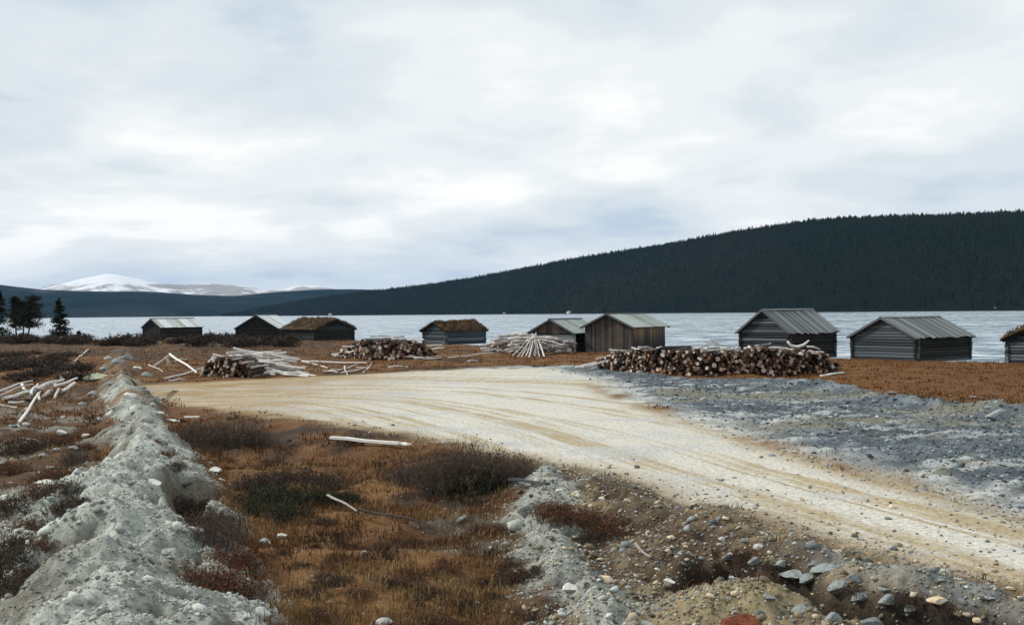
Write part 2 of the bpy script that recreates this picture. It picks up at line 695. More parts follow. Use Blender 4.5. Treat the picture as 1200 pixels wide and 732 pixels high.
def hit(px, py):
    """ground point actually seen at a photograph pixel"""
    d = ray(px, py)
    X, Y, Zr = d[0] * _HT, d[1] * _HT, H + d[2] * _HT
    Z = height(X, Y, None, False)
    below = np.nonzero(Zr <= Z)[0]
    if len(below) == 0:
        return at(px, max(py, 392))
    i = below[0]
    if i == 0:
        return np.array([X[0], Y[0]])
    a, b = Zr[i - 1] - Z[i - 1], Z[i] - Zr[i]
    t = a / (a + b + 1e-9)
    return np.array([X[i - 1] + (X[i] - X[i - 1]) * t, Y[i - 1] + (Y[i] - Y[i - 1]) * t])


def spot(px, py):
    return hit(px, py) if py > 444 else at(px, py)


def lerp(a, b, t):
    return a + (b - a) * t[..., None]


def C(*c):
    return np.array(c, float)


def ground_color(X, Y, K):
    n1, n2 = K['n1'], K['n2']
    n3 = fbm(X * 0.22, Y * 0.22, 4, 201)
    n4 = fbm(X * 4.0, Y * 4.0, 3, 221)
    sh = X.shape + (3,)
    # heath: rust, ochre and dark peat
    col = np.broadcast_to(C(0.108, 0.048, 0.016), sh).copy()
    col = lerp(col, C(0.165, 0.085, 0.030), sstep(-0.1, 0.5, n1))
    col = lerp(col, C(0.040, 0.026, 0.017), sstep(0.02, 0.55, n3 + 0.5 * n2) * (1 - sstep(8, 22, X)))
    # the smooth rusty strip before the right-hand huts
    fr = sstep(2, 16, X) * sstep(38, 50, Y)
    col = lerp(col, C(0.112, 0.046, 0.011) * np.ones(sh), fr * 0.8)
    col = lerp(col, C(0.155, 0.072, 0.020), fr * sstep(0.0, 0.5, fbm(X * 0.15, Y * 0.6, 3, 15)) * 0.7)
    # dark heather belt by the far shore on the left
    bel = sstep(75, 105, Y) * (1 - sstep(-22, -8, X))
    col = lerp(col, C(0.045, 0.030, 0.020), bel * sstep(-0.5, 0.3, fbm(X * 0.06, Y * 0.12, 3, 26)) * 0.85)
    # grey stony soil showing through near the camera
    ns = sstep(0.15, 0.5, fbm(X * 0.5 + 4, Y * 0.5, 4, 301)) * (1 - sstep(16, 26, Y)) * sstep(-4, -1.5, X)
    col = lerp(col, C(0.13, 0.125, 0.10), ns * 0.75)
    # rubble left of the bank
    lat = K['mound_lat']
    lf = sstep(0.6, 1.6, lat) * (1 - sstep(34, 60, Y)) * (1 - sstep(9, 15, lat))
    col = lerp(col, C(0.055, 0.032, 0.017), lf * 0.6)
    col = lerp(col, C(0.20, 0.195, 0.165), lf * sstep(0.0, 0.3, fbm(X * 0.8, Y * 0.8, 4, 311)) * 0.8)
    # embankment soil
    e = K['emb']
    ec = lerp(np.broadcast_to(C(0.075, 0.050, 0.030), sh), C(0.21, 0.165, 0.10), sstep(-0.15, 0.5, n2))
    ec = lerp(ec, C(0.045, 0.030, 0.020), sstep(0.0, 0.45, fbm(X * 0.9, Y * 0.9, 4, 321)) * 0.8)
    col = lerp(col, ec, e)
    # grey gravel bank between ditch and road
    dd = K['ditch_d']
    gb = np.exp(-((dd - 1.0) / 0.5) ** 2) * sstep(0.3, 0.9, K['road_d']) * sstep(3.4, 5.0, X)
    col = lerp(col, C(0.20, 0.22, 0.215), gb * 0.85)
    peat = 1 - sstep(0.4, 0.62, dd + 0.20 * n2)
    col = lerp(col, C(0.018, 0.012, 0.008), peat * sstep(0.1, 0.8, K['road_d']))
    hx, hy = NEARHEAP
    hp = np.exp(-((X - hx) / 1.5) ** 2 - ((Y - hy) / 0.9) ** 2)
    col = lerp(col, C(0.26, 0.21, 0.125), sstep(0.15, 0.6, hp + 0.2 * n2) * sstep(0.05, 0.2, hp) * (1 - peat))
    ge = np.exp(-(K['gridge_d'] / 0.62) ** 2)
    gr = sstep(0.3, 0.8, ge + 0.8 * n2) * sstep(0.05, 0.3, ge)
    col = lerp(col, C(0.29, 0.305, 0.275), gr * 0.9)
    # spoil bank
    u = K['mound']
    mc = lerp(np.broadcast_to(C(0.33, 0.35, 0.315), sh), C(0.46, 0.48, 0.435), sstep(-0.1, 0.6, n2))
    mc = lerp(mc, C(0.20, 0.215, 0.19), sstep(0.0, 0.5, n4) * 0.8)
    mm = sstep(0.10, 0.34, u + 0.42 * n1 + 0.26 * n2) * sstep(0.0, 0.10, u)
    mm = mm * (1 - 0.9 * sstep(38, 62, K['mound_arc'] + 26 * n1 + 14 * n2))
    mc = lerp(mc, C(0.125, 0.112, 0.088), K['dirt'] * 0.85)
    mc = lerp(mc, C(0.12, 0.10, 0.075), K['slump'] * 0.85)
    for (c, sx, sy, dep, shr) in PITS[:4]:  # pale bank colour dropped inside the pits, painting their shade
        yy = Y - c[1]
        xx = X - c[0] - shr * yy
        mm = mm * (1 - 0.9 * np.exp(-((xx / sx) ** 2 + (yy / sy) ** 2) ** 2))
    col = lerp(col, mc, mm)
    # blue-grey rubble
    gc = lerp(np.broadcast_to(C(0.080, 0.100, 0.118), sh), C(0.155, 0.183, 0.202), sstep(0.0, 0.55, n2))
    gc = lerp(gc, C(0.055, 0.066, 0.075), sstep(-0.1, 0.4, fbm(X * 0.45, Y * 0.7, 4, 341)) * 0.8)
    rd = K['road_d']
    gc = lerp(gc, C(0.23, 0.21, 0.14), sstep(0.1, 0.5, fbm(X * 0.28 + 7, Y * 0.5, 4, 351)) * 0.6)
    # pale dusty wheel tracks that leave the road over the rubble
    trk = np.abs(fbm(X * 0.16 + 0.05 * Y, Y * 0.55, 3, 361))
    gc = lerp(gc, C(0.42, 0.44, 0.43), (1 - sstep(0.02, 0.12, trk)) * 0.8 * (1 - sstep(3, 13, rd)))
    gc = lerp(gc, C(0.46, 0.47, 0.44), (1 - sstep(-0.4, 1.8, rd + n1)) * 0.75)
    col = lerp(col, gc, K['grav'])
    # road: pale rock flour with ochre tracks along it
    d, lat, arc = polyline(CENTER, X, Y)
    st = 0.7 * fbm(lat * 1.1, arc * 0.022, 3, 401, 0.6) + 0.7 * fbm(lat * 3.6, arc * 0.028, 3, 411, 0.65)
    st = st + 0.28 * fbm(X * 0.6, Y * 0.6, 4, 421)
    rc = lerp(np.broadcast_to(C(0.54, 0.52, 0.46), sh), C(0.385, 0.32, 0.205), sstep(-0.02, 0.5, st))
    rc = lerp(rc, C(0.44, 0.45, 0.44), sstep(0.0, 0.5, fbm(X * 0.35 + 2, Y * 0.7, 4, 431)) * 0.7)
    left = sstep(2, 13, -X) * 0.95 + (1 - sstep(-2.6, 0.3, rd)) * 0
    rc = lerp(rc, C(0.285, 0.19, 0.08), np.clip(left * (0.75 + 0.5 * n1), 0, 1))
    edge = sstep(-1.6, 0.1, rd + 0.5 * n1) * (1 - K['grav'])
    rc = lerp(rc, C(0.29, 0.215, 0.11), edge * 0.9)
    col = lerp(col, rc, K['road'])
    col = lerp(col, C(0.11, 0.10, 0.085), 1 - sstep(-2.5, 0.5, K['shore']))
    return col


def build_ground():
    fine = np.linspace(-0.58, 0.58, 610)
    coarse = np.linspace(0.60, 2 * math.pi - 0.60, 90)[1:-1]
    ang = np.concatenate([fine, coarse])
    rr = np.concatenate([np.linspace(0.0, 5.5, 14)[1:], np.geomspace(5.7, 235, 750), np.geomspace(245, 2600, 24)])
    A, R = np.meshgrid(ang, rr, indexing='ij')
    X, Y = R * np.sin(A), R * np.cos(A)
    X, Y = X.ravel(), Y.ravel()
    K = masks(X, Y)
    Z = height(X, Y, K)
    col = ground_color(X, Y, K)
    na, nr = len(ang), len(rr)
    idx = np.arange(na * nr).reshape(na, nr)
    i2 = np.roll(idx, -1, axis=0)
    q = np.stack([idx[:, :-1], idx[:, 1:], i2[:, 1:], i2[:, :-1]], -1).reshape(-1, 4)
    # the lake bed far out needs no ground
    keep = (K['shore'][q].max(axis=1) > -25)
    q = q[keep]
    V = np.stack([X, Y, Z], -1)
    c = len(V)
    V = np.concatenate([V, [[0, 0, zat(0, 0)]]])
    col = np.concatenate([col, col[:1]])
    m = np_mesh('ground', V, q[:, ::-1], smooth=True)
    set_col(m, col)
    o = link('ground', m, M['ground'])
    tag(o, kind='structure')
    return o


build_ground()

# ------------------------------------------------------------------ lake
WATER_Z = -1.15


def build_lake():
    t = NT('lake_water')
    t.b.inputs['Roughness'].default_value = 0.12
    t.b.inputs['IOR'].default_value = 1.33
    t.b.inputs['Specular IOR Level'].default_value = 0.5
    v = t.coords('Object', (0.6, 1.0, 1.0))
    a = t.noise(v, 0.55, 5.0, 0.62)
    b = t.noise(t.coords('Object', (0.010, 0.035, 1.0)), 1.0, 5.0, 0.6)
    gust = t.ramp(b, [(0.36, 0.15), (0.50, 0.7), (0.62, 1.6)])
    amp = t.math('MULTIPLY', a, gust)
    t.bump(amp, 1.0, 0.65)
    crest = t.noise(t.coords('Object', (0.16, 0.42, 1.0)), 1.0, 4.0, 0.7)
    foam_glint = t.ramp(t.math('MULTIPLY', crest, t.math('ADD', 0.75, t.math('MULTIPLY', b, 0.5))), [(0.49, 0.0), (0.62, 1.0)])
    t.color(t.mul((0.085, 0.16, 0.235), (0.66, 0.71, 0.74), foam_glint, 'MIX'))  # white flecks: foam, and the lake's glints painted into its colour
    t.l.new(t.ramp(foam_glint, [(0.0, 0.12), (1.0, 0.6)]), t.b.inputs['Roughness'])
    xs = np.concatenate([-np.geomspace(9000, 30, 22), [0], np.geomspace(30, 9000, 22)])
    ys = np.concatenate([[-900, -300, -100, 0, 40], np.geomspace(60, 9000, 40)])
    X, Y = np.meshgrid(xs, ys, indexing='ij')
    idx = np.arange(X.size).reshape(X.shape)
    q = np.stack([idx[:-1, :-1], idx[1:, :-1], idx[1:, 1:], idx[:-1, 1:]], -1).reshape(-1, 4)
    m = np_mesh('lake', np.stack([X.ravel(), Y.ravel(), np.full(X.size, WATER_Z)], -1), q)
    o = link('lake', m, t.mat)
    tag(o, kind='structure')


build_lake()


# ------------------------------------------------------------------ far hills
def sil_interp(pts, px):
    p = np.array(pts, float)
    return np.interp(px, p[:, 0], p[:, 1])


def hill(name, sil, px0, px1, near, far, mat, colf, nx=240, ny=26, rough=0.03, tree_h=0.0, back=1.0, power=1.0):
    """sil: skyline in photograph pixels; near/far: shore and ridge distance as functions of px"""
    px = np.linspace(px0, px1, nx)
    hy = 366.0 - (px - 600) * math.tan(ROLL)
    dn, df = near(px), far(px)
    hgt = np.maximum((hy - sil_interp(sil, px)) / F * df + H - tree_h, -3.0)
    t = np.concatenate([np.linspace(0, 1, ny), 1 + back * np.linspace(0.12, 1, 8)])
    T, P = np.meshgrid(t, px, indexing='xy')
    D = dn[:, None] + (df - dn)[:, None] * T
    X = (P - 600) / F * D
    Y = D
    up = np.clip(T, 0, 1)
    prof = np.where(T <= 1, np.sin(up ** power * math.pi / 2) ** 1.05, np.cos((T - 1) / back * math.pi / 2))
    n = fbm(X * 0.0021, Y * 0.0021, 5, 500)
    Z = WATER_Z - 2 + (hgt[:, None] - (WATER_Z - 2)) * prof
    Z = Z + hgt[:, None] * rough * n * np.sin(np.clip(T, 0, 1) * math.pi)
    idx = np.arange(X.size).reshape(X.shape)
    q = np.stack([idx[:-1, :-1], idx[:-1, 1:], idx[1:, 1:], idx[1:, :-1]], -1).reshape(-1, 4)
    m = np_mesh(name, np.stack([X.ravel(), Y.ravel(), Z.ravel()], -1), q[:, ::-1], smooth=True)
    set_col(m, colf(X.ravel(), Y.ravel(), Z.ravel()))
    o = link(name, m, mat)
    tag(o, kind='structure')
    return dict(px=px, dn=dn, df=df, hgt=hgt, X=X, Y=Y, Z=Z, t=t)


HILL_SIL = [(225, 371.5), (250, 370), (300, 361), (350, 352), (400, 344.5), (450, 339), (500, 333), (550, 326),
            (600, 317), (650, 307.5), (700, 299), (750, 291.5), (800, 283.5), (850, 274.5), (900, 266.5), (950, 259.5),
            (1000, 255.5), (1100, 253), (1200, 249), (1350, 243), (1600, 250), (1900, 300), (2100, 340)]


def f_near(px):
    return np.interp(px, [225, 400, 700, 1000, 1200, 2100], [4300, 3500, 2350, 1800, 1600, 1500])


def f_far(px):
    return np.interp(px, [225, 400, 700, 1000, 1200, 2100], [5000, 4700, 3450, 2650, 2300, 2300])


def hill_col(X, Y, Z):
    n = fbm(X * 0.004, Y * 0.004, 4, 610)
    return lerp(np.broadcast_to(C(0.007, 0.011, 0.009), X.shape + (3,)), C(0.012, 0.014, 0.011), sstep(-0.3, 0.5, n))


HB = hill('hill', HILL_SIL, 225, 2100, f_near, f_far, M['forest'], hill_col, nx=320, ny=30, tree_h=7.0)


def build_forest():
    """conifers over the whole hillside: uncountable, one mass"""
    n = 42000
    px = np.concatenate([rng.uniform(240, 1330, n - 3000), rng.uniform(1330, 2000, 3000)])
    t = rng.uniform(0.01, 1.04, n) ** 0.85
    nsk = 5200
    t[:nsk] = rng.uniform(0.94, 1.05, nsk)
    fi = np.interp(px, HB['px'], np.arange(len(HB['px'])))
    i0 = np.clip(np.floor(fi).astype(int), 0, len(HB['px']) - 2)
    fr = fi - i0
    tj = np.interp(t, HB['t'], np.arange(len(HB['t'])))
    j0 = np.clip(np.floor(tj).astype(int), 0, len(HB['t']) - 2)
    ft = tj - j0

    def samp(Arr):
        return ((Arr[i0, j0] * (1 - ft) + Arr[i0, j0 + 1] * ft) * (1 - fr)
                + (Arr[i0 + 1, j0] * (1 - ft) + Arr[i0 + 1, j0 + 1] * ft) * fr)

    X, Y, Z = samp(HB['X']), samp(HB['Y']), samp(HB['Z'])
    ok = Z > WATER_Z + 0.5
    X, Y, Z = X[ok], Y[ok], Z[ok]
    n = len(X)
    hh = rng.gamma(5.0, 1.3, n).clip(3, 15)
    rr = hh * rng.uniform(0.16, 0.27, n)
    k = 5
    base = []
    # two stacked cones
    for lev, (z0, z1, rs) in enumerate(((0.06, 0.70, 1.0), (0.48, 1.0, 0.62))):
        ring = [(math.cos(2 * math.pi * (i + 0.5 * lev) / k) * rs, math.sin(2 * math.pi * (i + 0.5 * lev) / k) * rs, z0)
                for i in range(k)]
        base += ring + [(0, 0, z1)]
    base = np.array(base)
    fcs = []
    for lev in range(2):
        o = lev * (k + 1)
        fcs += [(o + i, o + (i + 1) % k, o + k) for i in range(k)]
    fcs = np.array(fcs)
    rot = rng.uniform(0, 6.28, n)
    jit = rng.uniform(0.7, 1.3, (n, len(base)))
    bx = base[None, :, 0] * jit
    by = base[None, :, 1] * jit
    cx, sx = np.cos(rot)[:, None], np.sin(rot)[:, None]
    V = np.stack([X[:, None] + (bx * cx - by * sx) * rr[:, None], Y[:, None] + (bx * sx + by * cx) * rr[:, None],
                  Z[:, None] - 0.5 + base[None, :, 2] * hh[:, None]], -1)
    Fc = fcs[None] + (np.arange(n) * len(base))[:, None, None]
    m = np_mesh('forest', V.reshape(-1, 3), Fc.reshape(-1, 3))
    tone = rng.uniform(0, 1, n) ** 1.5
    patch = fbm(X * 0.006, Y * 0.006, 3, 640)
    cc = lerp(np.broadcast_to(C(0.006, 0.012, 0.008), (n, 3)), C(0.016, 0.024, 0.013), tone)
    cc = lerp(cc, C(0.017, 0.018, 0.013), sstep(0.0, 0.5, patch) * 0.6)
    set_col(m, np.repeat(cc, len(base), 0))
    o = link('forest', m, M['forest'])
    tag(o, 'dark conifer forest covering the long hill across the lake', 'forest', kind='stuff')


build_forest()


def blue_col(X, Y, Z):
    n = fbm(X * 0.0016, Y * 0.0016, 5, 710)
    n2 = fbm(X * 0.012, Y * 0.012, 3, 720)
    c = lerp(np.broadcast_to(C(0.012, 0.020, 0.020), X.shape + (3,)), C(0.026, 0.028, 0.026), sstep(-0.2, 0.5, n))
    c = lerp(c, C(0.008, 0.013, 0.013), sstep(0.0, 0.5, n2) * 0.7)
    c = lerp(c, C(0.30, 0.31, 0.32), sstep(0.45, 0.75, n + 0.6 * n2) * 0.35)
    c = c * (1 + 0.5 * fbm(X * 0.004, Y * 0.004, 4, 730))[:, None]
    return c


BLUE_SIL = [(-700, 352), (-400, 330), (-100, 330), (0, 335.5), (50, 341), (100, 342.5), (180, 343), (230, 346.5),
            (275, 347.5), (330, 343), (365, 341), (410, 340), (500, 343), (700, 352), (900, 366)]
hill('far_hills', BLUE_SIL, -700, 900, lambda p: np.interp(p, [-700, 900], [4600, 5400]),
     lambda p: np.interp(p, [-700, 900], [7800, 8400]), M['forest'], blue_col, nx=300, ny=40, rough=0.05, power=0.8)


def snow_col(X, Y, Z):
    n = fbm(X * 0.0016, Y * 0.0012, 6, 810, 0.65)
    n2 = fbm(X * 0.005, Y * 0.0025, 5, 820, 0.6)
    bare = sstep(-0.08, 0.30, 1.3 * n + 1.0 * n2 - (Z - 375) / 260.0)
    c = lerp(np.broadcast_to(C(0.66, 0.68, 0.71), X.shape + (3,)), C(0.17, 0.15, 0.135), bare * 0.8)
    return c


M['snow'] = mat_attr('snow_and_rock', 0.9, 0.004, 0.95, 1.05)
SNOW_SIL = [(-500, 352), (-250, 345), (0, 349), (40, 341), (60, 335), (80, 331), (100, 326.5), (115, 323.5), (128, 322.5),
            (140, 323.5), (165, 328), (190, 333), (215, 336), (240, 333), (262, 334), (285, 335.5), (305, 339),
            (330, 340), (350, 335), (372, 336), (395, 340), (450, 343), (600, 352), (800, 366)]
hill('snow_mountains', SNOW_SIL, -500, 800, lambda p: p * 0 + 9500.0, lambda p: p * 0 + 13500.0, M['snow'], snow_col,
     nx=420, ny=40, rough=0.10, power=0.9)


# ------------------------------------------------------------------ huts
def beam_mesh(name, mats, sides=8, sq=0.25, seed=0):
    """a unit round beam along x, slightly squared, with cut ends"""
    r_ = random.Random(seed)
    mb = MB()
    xs = (-0.5, -0.17, 0.17, 0.5)
    rings = []
    for x in xs:
        ring = []
        for i in range(sides):
            a = 2 * math.pi * (i + 0.5) / sides
            k = 1.0 / (max(abs(math.cos(a)), abs(math.sin(a))) ** sq)
            k *= 1 + r_.uniform(-0.05, 0.05)
            ring.append((x, math.cos(a) * k, math.sin(a) * k))
        rings.append(ring)
    v = [p for r in rings for p in r]
    f = []
    for j in range(len(xs) - 1):
        for i in range(sides):
            a, b = j * sides + i, j * sides + (i + 1) % sides
            f.append((a, b, b + sides, a + sides))
    mb.add(v, f, 0)
    mb.add(rings[0], [tuple(range(sides))[::-1]], len(mats) - 1)
    mb.add(rings[-1], [tuple(range(sides))], len(mats) - 1)
    return mb.mesh(name, mats)


def box_mesh(name, mats):
    mb = MB()
    mb.box(-0.5, 0.5, -0.5, 0.5, -0.5, 0.5)
    return mb.mesh(name, mats)


BEAMS = {k: [beam_mesh('wall_log', [M[k]], seed=i) for i in range(4)] for k in ('log_wall', 'log_dark', 'log_pale')}
BOX = {k: box_mesh('board', [M[k]]) for k in ('roof_board', 'trim', 'plank', 'plank_side', 'felt', 'board_white', 'log_dark')}


def put(name, mesh, parent, loc, rot=(0, 0, 0), scale=(1, 1, 1)):
    o = bpy.data.objects.new(name, mesh)
    COL.objects.link(o)
    o.parent = parent
    o.location = loc
    o.rotation_euler = rot
    o.scale = scale
    return o


def slanted_plank(x0, x1, z0, za, zb, y0, y1, mat):
    """upright plank between x0 and x1 with a slanted top"""
    mb = MB()
    mb.add([(x0, y0, z0), (x1, y0, z0), (x1, y1, z0), (x0, y1, z0),
            (x0, y0, za), (x1, y0, zb), (x1, y1, zb), (x0, y1, za)],
           [(0, 3, 2, 1), (4, 5, 6, 7), (0, 1, 5, 4), (1, 2, 6, 5), (2, 3, 7, 6), (3, 0, 4, 7)])
    return mb.mesh('plank', [mat])


def corrugated(width, length, mat, n=9):
    xs = np.linspace(-length / 2, length / 2, 4)
    ys = np.linspace(-width / 2, width / 2, n * 4 + 1)
    zz = 0.012 * np.sin((ys / width + 0.5) * n * 2 * math.pi)
    X, Y = np.meshgrid(xs, ys, indexing='ij')
    Z = np.broadcast_to(zz, X.shape)
    top = np.stack([X.ravel(), Y.ravel(), Z.ravel()], -1)
    bot = top - [0, 0, 0.006]
    idx = np.arange(X.size).reshape(X.shape)
    q = np.stack([idx[:-1, :-1], idx[1:, :-1], idx[1:, 1:], idx[:-1, 1:]], -1).reshape(-1, 4)
    m = np_mesh('roof_sheet', np.concatenate([top, bot]), np.concatenate([q, q[:, ::-1] + X.size]), smooth=True)
    m.materials.append(mat)
    return m


def grass_blades(P, hgt, wid, cols, lean=0.5, seed=1):
    """one triangle pair per blade, rooted at P"""
    g = np.random.default_rng(seed)
    n = len(P)
    a = g.uniform(0, 2 * math.pi, n)
    dx, dy = np.cos(a), np.sin(a)
    la = g.uniform(0, 2 * math.pi, n)
    ll = g.uniform(0.1, lean, n) * hgt
    w = wid / 2
    v0 = P + np.stack([-dx * w, -dy * w, np.zeros(n) - 0.01], -1)
    v1 = P + np.stack([dx * w, dy * w, np.zeros(n) - 0.01], -1)
    mid = P + np.stack([np.cos(la) * ll * 0.35, np.sin(la) * ll * 0.35, hgt * 0.6], -1)
    v2 = mid + np.stack([dx * w * 0.7, dy * w * 0.7, np.zeros(n)], -1)
    v3 = mid - np.stack([dx * w * 0.7, dy * w * 0.7, np.zeros(n)], -1)
    v4 = P + np.stack([np.cos(la) * ll, np.sin(la) * ll, hgt * np.sqrt(np.clip(1 - (ll / hgt) ** 2 * 0.5, 0.2, 1))], -1)
    V = np.stack([v0, v1, v2, v3, v4], 1).reshape(-1, 3)
    b = (np.arange(n) * 5)[:, None]
    Fc = np.concatenate([b + [0, 1, 2], b + [0, 2, 3], b + [3, 2, 4]])
    return V, Fc, np.repeat(cols, 5, 0)


def make_hut(label, corner, Wd, L, eave, ridge, theta, walls='logs', roof='boards', wall_mat='log_wall',
             mirror=False, course=0.2, seed=1, sink=0.06, group=None, roof_mat='roof_board', over=0.32):
    """corner: photograph pixel of the nearest wall foot; the gable runs left from it (right when mirrored)"""
    r_ = random.Random(seed)
    p = at(*corner)
    az = math.atan2(p[0], p[1])
    th = math.radians(theta)
    yaw = (th if mirror else -th) - az
    root = empty('log_hut' if walls != 'planks' else 'board_hut', (p[0], p[1], -sink), yaw)
    tag(root, label, 'hut', group)
    sg = 1.0 if mirror else -1.0
    xc = sg * Wd / 2
    xa, xb = min(0, sg * Wd), max(0, sg * Wd)
    slope = (ridge - eave) / (Wd / 2)

    def half_at(z):
        return Wd / 2 if z <= eave else max(0.0, (ridge - z) / slope)

    def wall_log(x, y, z, ln, alongy, mat, sub=0.0):
        rr = course * 0.5
        o = put('wall_log', r_.choice(BEAMS[mat]), root, (x, y, z),
                (r_.choice([0, math.pi]), 0, (math.pi / 2 if alongy else 0) + r_.uniform(-.003, .003)),
                (ln, rr * r_.uniform(0.98, 1.12), rr * 1.05))
        return o

    ext = 0.20
    if walls in ('logs', 'mixed'):
        zg_top = ridge if walls == 'logs' else eave
        i = 0
        while (i + 0.5) * course < zg_top - 0.12:
            z = (i + 0.5) * course
            hw = half_at(z + course * 0.3)
            ln = 2 * hw + (2 * ext + r_.uniform(-.06, .08) if z < eave else -0.05)
            if ln > 0.3:
                for yy in (0.0, L):
                    wall_log(xc, yy, z, ln, False, wall_mat)
            i += 1
        i = 0
        while (i + 1) * course < eave + 0.02:
            z = (i + 1.0) * course - 0.02
            for xx, open_side in ((0.0, walls == 'mixed'), (sg * Wd, False)):
                if open_side and z > eave * 0.5:
                    continue
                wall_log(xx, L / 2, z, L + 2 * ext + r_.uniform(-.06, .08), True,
                         'log_dark' if walls == 'mixed' or roof == 'boards' else wall_mat)  # board-roofed huts: shade of the long walls put into darker log colour
            i += 1
        # foot log
        for xx in (0.0, sg * Wd):
            wall_log(xx, L / 2, 0.03, L + 2 * ext, True, 'log_dark' if walls == 'mixed' else wall_mat)
    if walls == 'mixed':
        for yy in (0.12, L * 0.36, L * 0.68, L - 0.12):
            put('post', BOX['log_dark'], root, (0.0, yy, eave / 2), (0, 0, 0), (0.14, 0.14, eave))
        put('plate_beam', BOX['log_dark'], root, (0.0, L / 2, eave - 0.06), (0, 0, math.pi / 2), (L, 0.16, 0.14))
    if walls in ('planks', 'mixed'):
        z0 = 0.0 if walls == 'planks' else eave - 0.05
        pw = 0.19
        n = int(round(Wd / pw))
        for k in range(n):
            x0 = xa + Wd * k / n
            x1 = xa + Wd * (k + 1) / n - r_.uniform(0.004, 0.018)
            za = ridge - slope * abs(x0 - xc)
            zb = ridge - slope * abs(x1 - xc)
            if max(za, zb) - z0 < 0.08:
                continue
            off = r_.uniform(0, 0.018)
            for yy in (-0.13 if walls == 'mixed' else -0.03, L + (0.13 if walls == 'mixed' else 0.0)):
                m = slanted_plank(x0, x1, z0 - r_.uniform(0, 0.05), za - 0.03, zb - 0.03, -off, 0.028 - off * .5, M['plank'])
                put('plank', m, root, (0, yy, 0))
    if walls == 'planks':
        n = int(round(L / 0.19))
        for k in range(n):
            y0 = L * k / n
            y1 = L * (k + 1) / n - r_.uniform(0.004, 0.018)
            for xx in (0.0, sg * Wd):
                off = r_.uniform(0, 0.018)
                ho = eave + 0.05 - r_.uniform(0, 0.03)
                put('plank', BOX['plank_side'], root, (xx + sg * off * (1 if xx else -1), (y0 + y1) / 2, ho / 2),
                    (0, -math.pi / 2, 0), (ho, y1 - y0, 0.028))
    # roof
    phi = math.atan(slope)
    Ls = (Wd / 2 + over) / math.cos(phi)
    gx = 0.34
    sag_a = r_.uniform(0.02, 0.09) if roof in ('boards',) else 0.0
    lift = 0.10
    for side in (-1, 1):
        rot = (0, phi, 0) if side > 0 else (0, math.pi - phi, 0)

        def on_slope(dist, y, up):
            sag = sag_a * math.sin(math.pi * (y + gx) / (L + 2 * gx))
            return (xc + side * (math.cos(phi) * dist + math.sin(phi) * up), y,
                    ridge + lift - sag - math.sin(phi) * dist + math.cos(phi) * up)

        if roof == 'boards':
            n = int(round((L + 2 * gx) / 0.27))
            for k in range(n):
                y = -gx + (L + 2 * gx) * (k + 0.5) / n
                ln = Ls + r_.uniform(-0.10, 0.12)
                put('roof_board', BOX[roof_mat], root, on_slope(ln / 2, y, r_.uniform(0, 0.035)),
                    (rot[0], rot[1] + r_.uniform(-.004, .004), r_.uniform(-.006, .006)),
                    (ln, (L + 2 * gx) / n - r_.uniform(0.005, 0.02), 0.03))
        elif roof == 'sheets':
            n = int(round((L + 2 * gx) / 0.85))
            wd = (L + 2 * gx) / n
            ms = corrugated(wd + 0.05, Ls, M['sheet'])
            for k in range(n):
                y = -gx + (L + 2 * gx) * (k + 0.5) / n
                put('roof_sheet', ms, root, on_slope(Ls / 2 + r_.uniform(-0.05, 0.06), y, 0.02 + 0.008 * (k % 2)), rot)
        elif roof == 'felt':
            n = max(3, int(round((L + 2 * gx) / 1.0)))
            wd = (L + 2 * gx) / n
            for k in range(n):
                y = -gx + (L + 2 * gx) * (k + 0.5) / n
                put('roof_sheet', BOX['felt'], root, on_slope(Ls / 2, y, 0.01 + 0.012 * (k % 2)), rot,
                    (Ls, wd + 0.04, 0.02))
        if roof == 'turf':
            n = int(round((L + 2 * gx) / 0.4))
            for k in range(n):
                y = -gx + (L + 2 * gx) * (k + 0.5) / n
                put('roof_board', BOX['log_dark'], root, on_slope(Ls / 2, y, 0.0), rot,
                    (Ls, (L + 2 * gx) / n - 0.01, 0.05))
        if roof != 'turf':
            for yy in (-gx - 0.02, L + gx + 0.02):
                put('barge_board', BOX['trim'], root, on_slope(Ls / 2, yy, -0.05), rot, (Ls + 0.02, 0.03, 0.15))
        # rafters under the overhang
        for yy in (-gx + 0.12, L + gx - 0.12):
            put('rafter', BOX['log_dark'], root, on_slope(Ls / 2, yy, -0.09), rot, (Ls - 0.1, 0.09, 0.1))
    if roof in ('boards', 'felt', 'sheets'):
        for side in (-1, 1):
            rot = (0, phi, 0) if side > 0 else (0, math.pi - phi, 0)
            put('ridge_board', BOX['trim' if roof == 'felt' else 'roof_board'], root,
                (xc + side * (math.cos(phi) * 0.09 + math.sin(phi) * 0.055), L / 2,
                 ridge + lift - math.sin(phi) * 0.09 + math.cos(phi) * 0.055), rot, (0.2, L + 2 * gx + 0.05, 0.025))
    if roof == 'turf':
        nx, ny = 34, 40
        xs = np.linspace(-1, 1, nx)
        ys = np.linspace(-gx - 0.05, L + gx + 0.05, ny)
        X, Y = np.meshgrid(xs, ys, indexing='ij')
        hx = (Wd / 2 + over + 0.02)
        nn = fbm(X * 3 + seed * 7, Y * 1.2 + seed, 4, 900 + seed)
        n5 = fbm(X * 9 + seed * 7, Y * 4 + seed, 3, 930 + seed)
        dist = np.abs(X) * hx
        edge = np.minimum(np.minimum((1 - np.abs(X)) * hx, Y - ys[0]), ys[-1] - Y)
        th_ = 0.05 + 0.20 * sstep(0, 0.22, edge) + 0.22 * nn + 0.10 * n5
        zt = ridge + lift - slope * (np.sqrt(dist ** 2 + 0.09) - 0.12) + np.maximum(th_, 0.03)
        Yj = Y + 0.10 * fbm(X * 4, Y * 0 + seed, 3, 950) * (edge < 0.1)
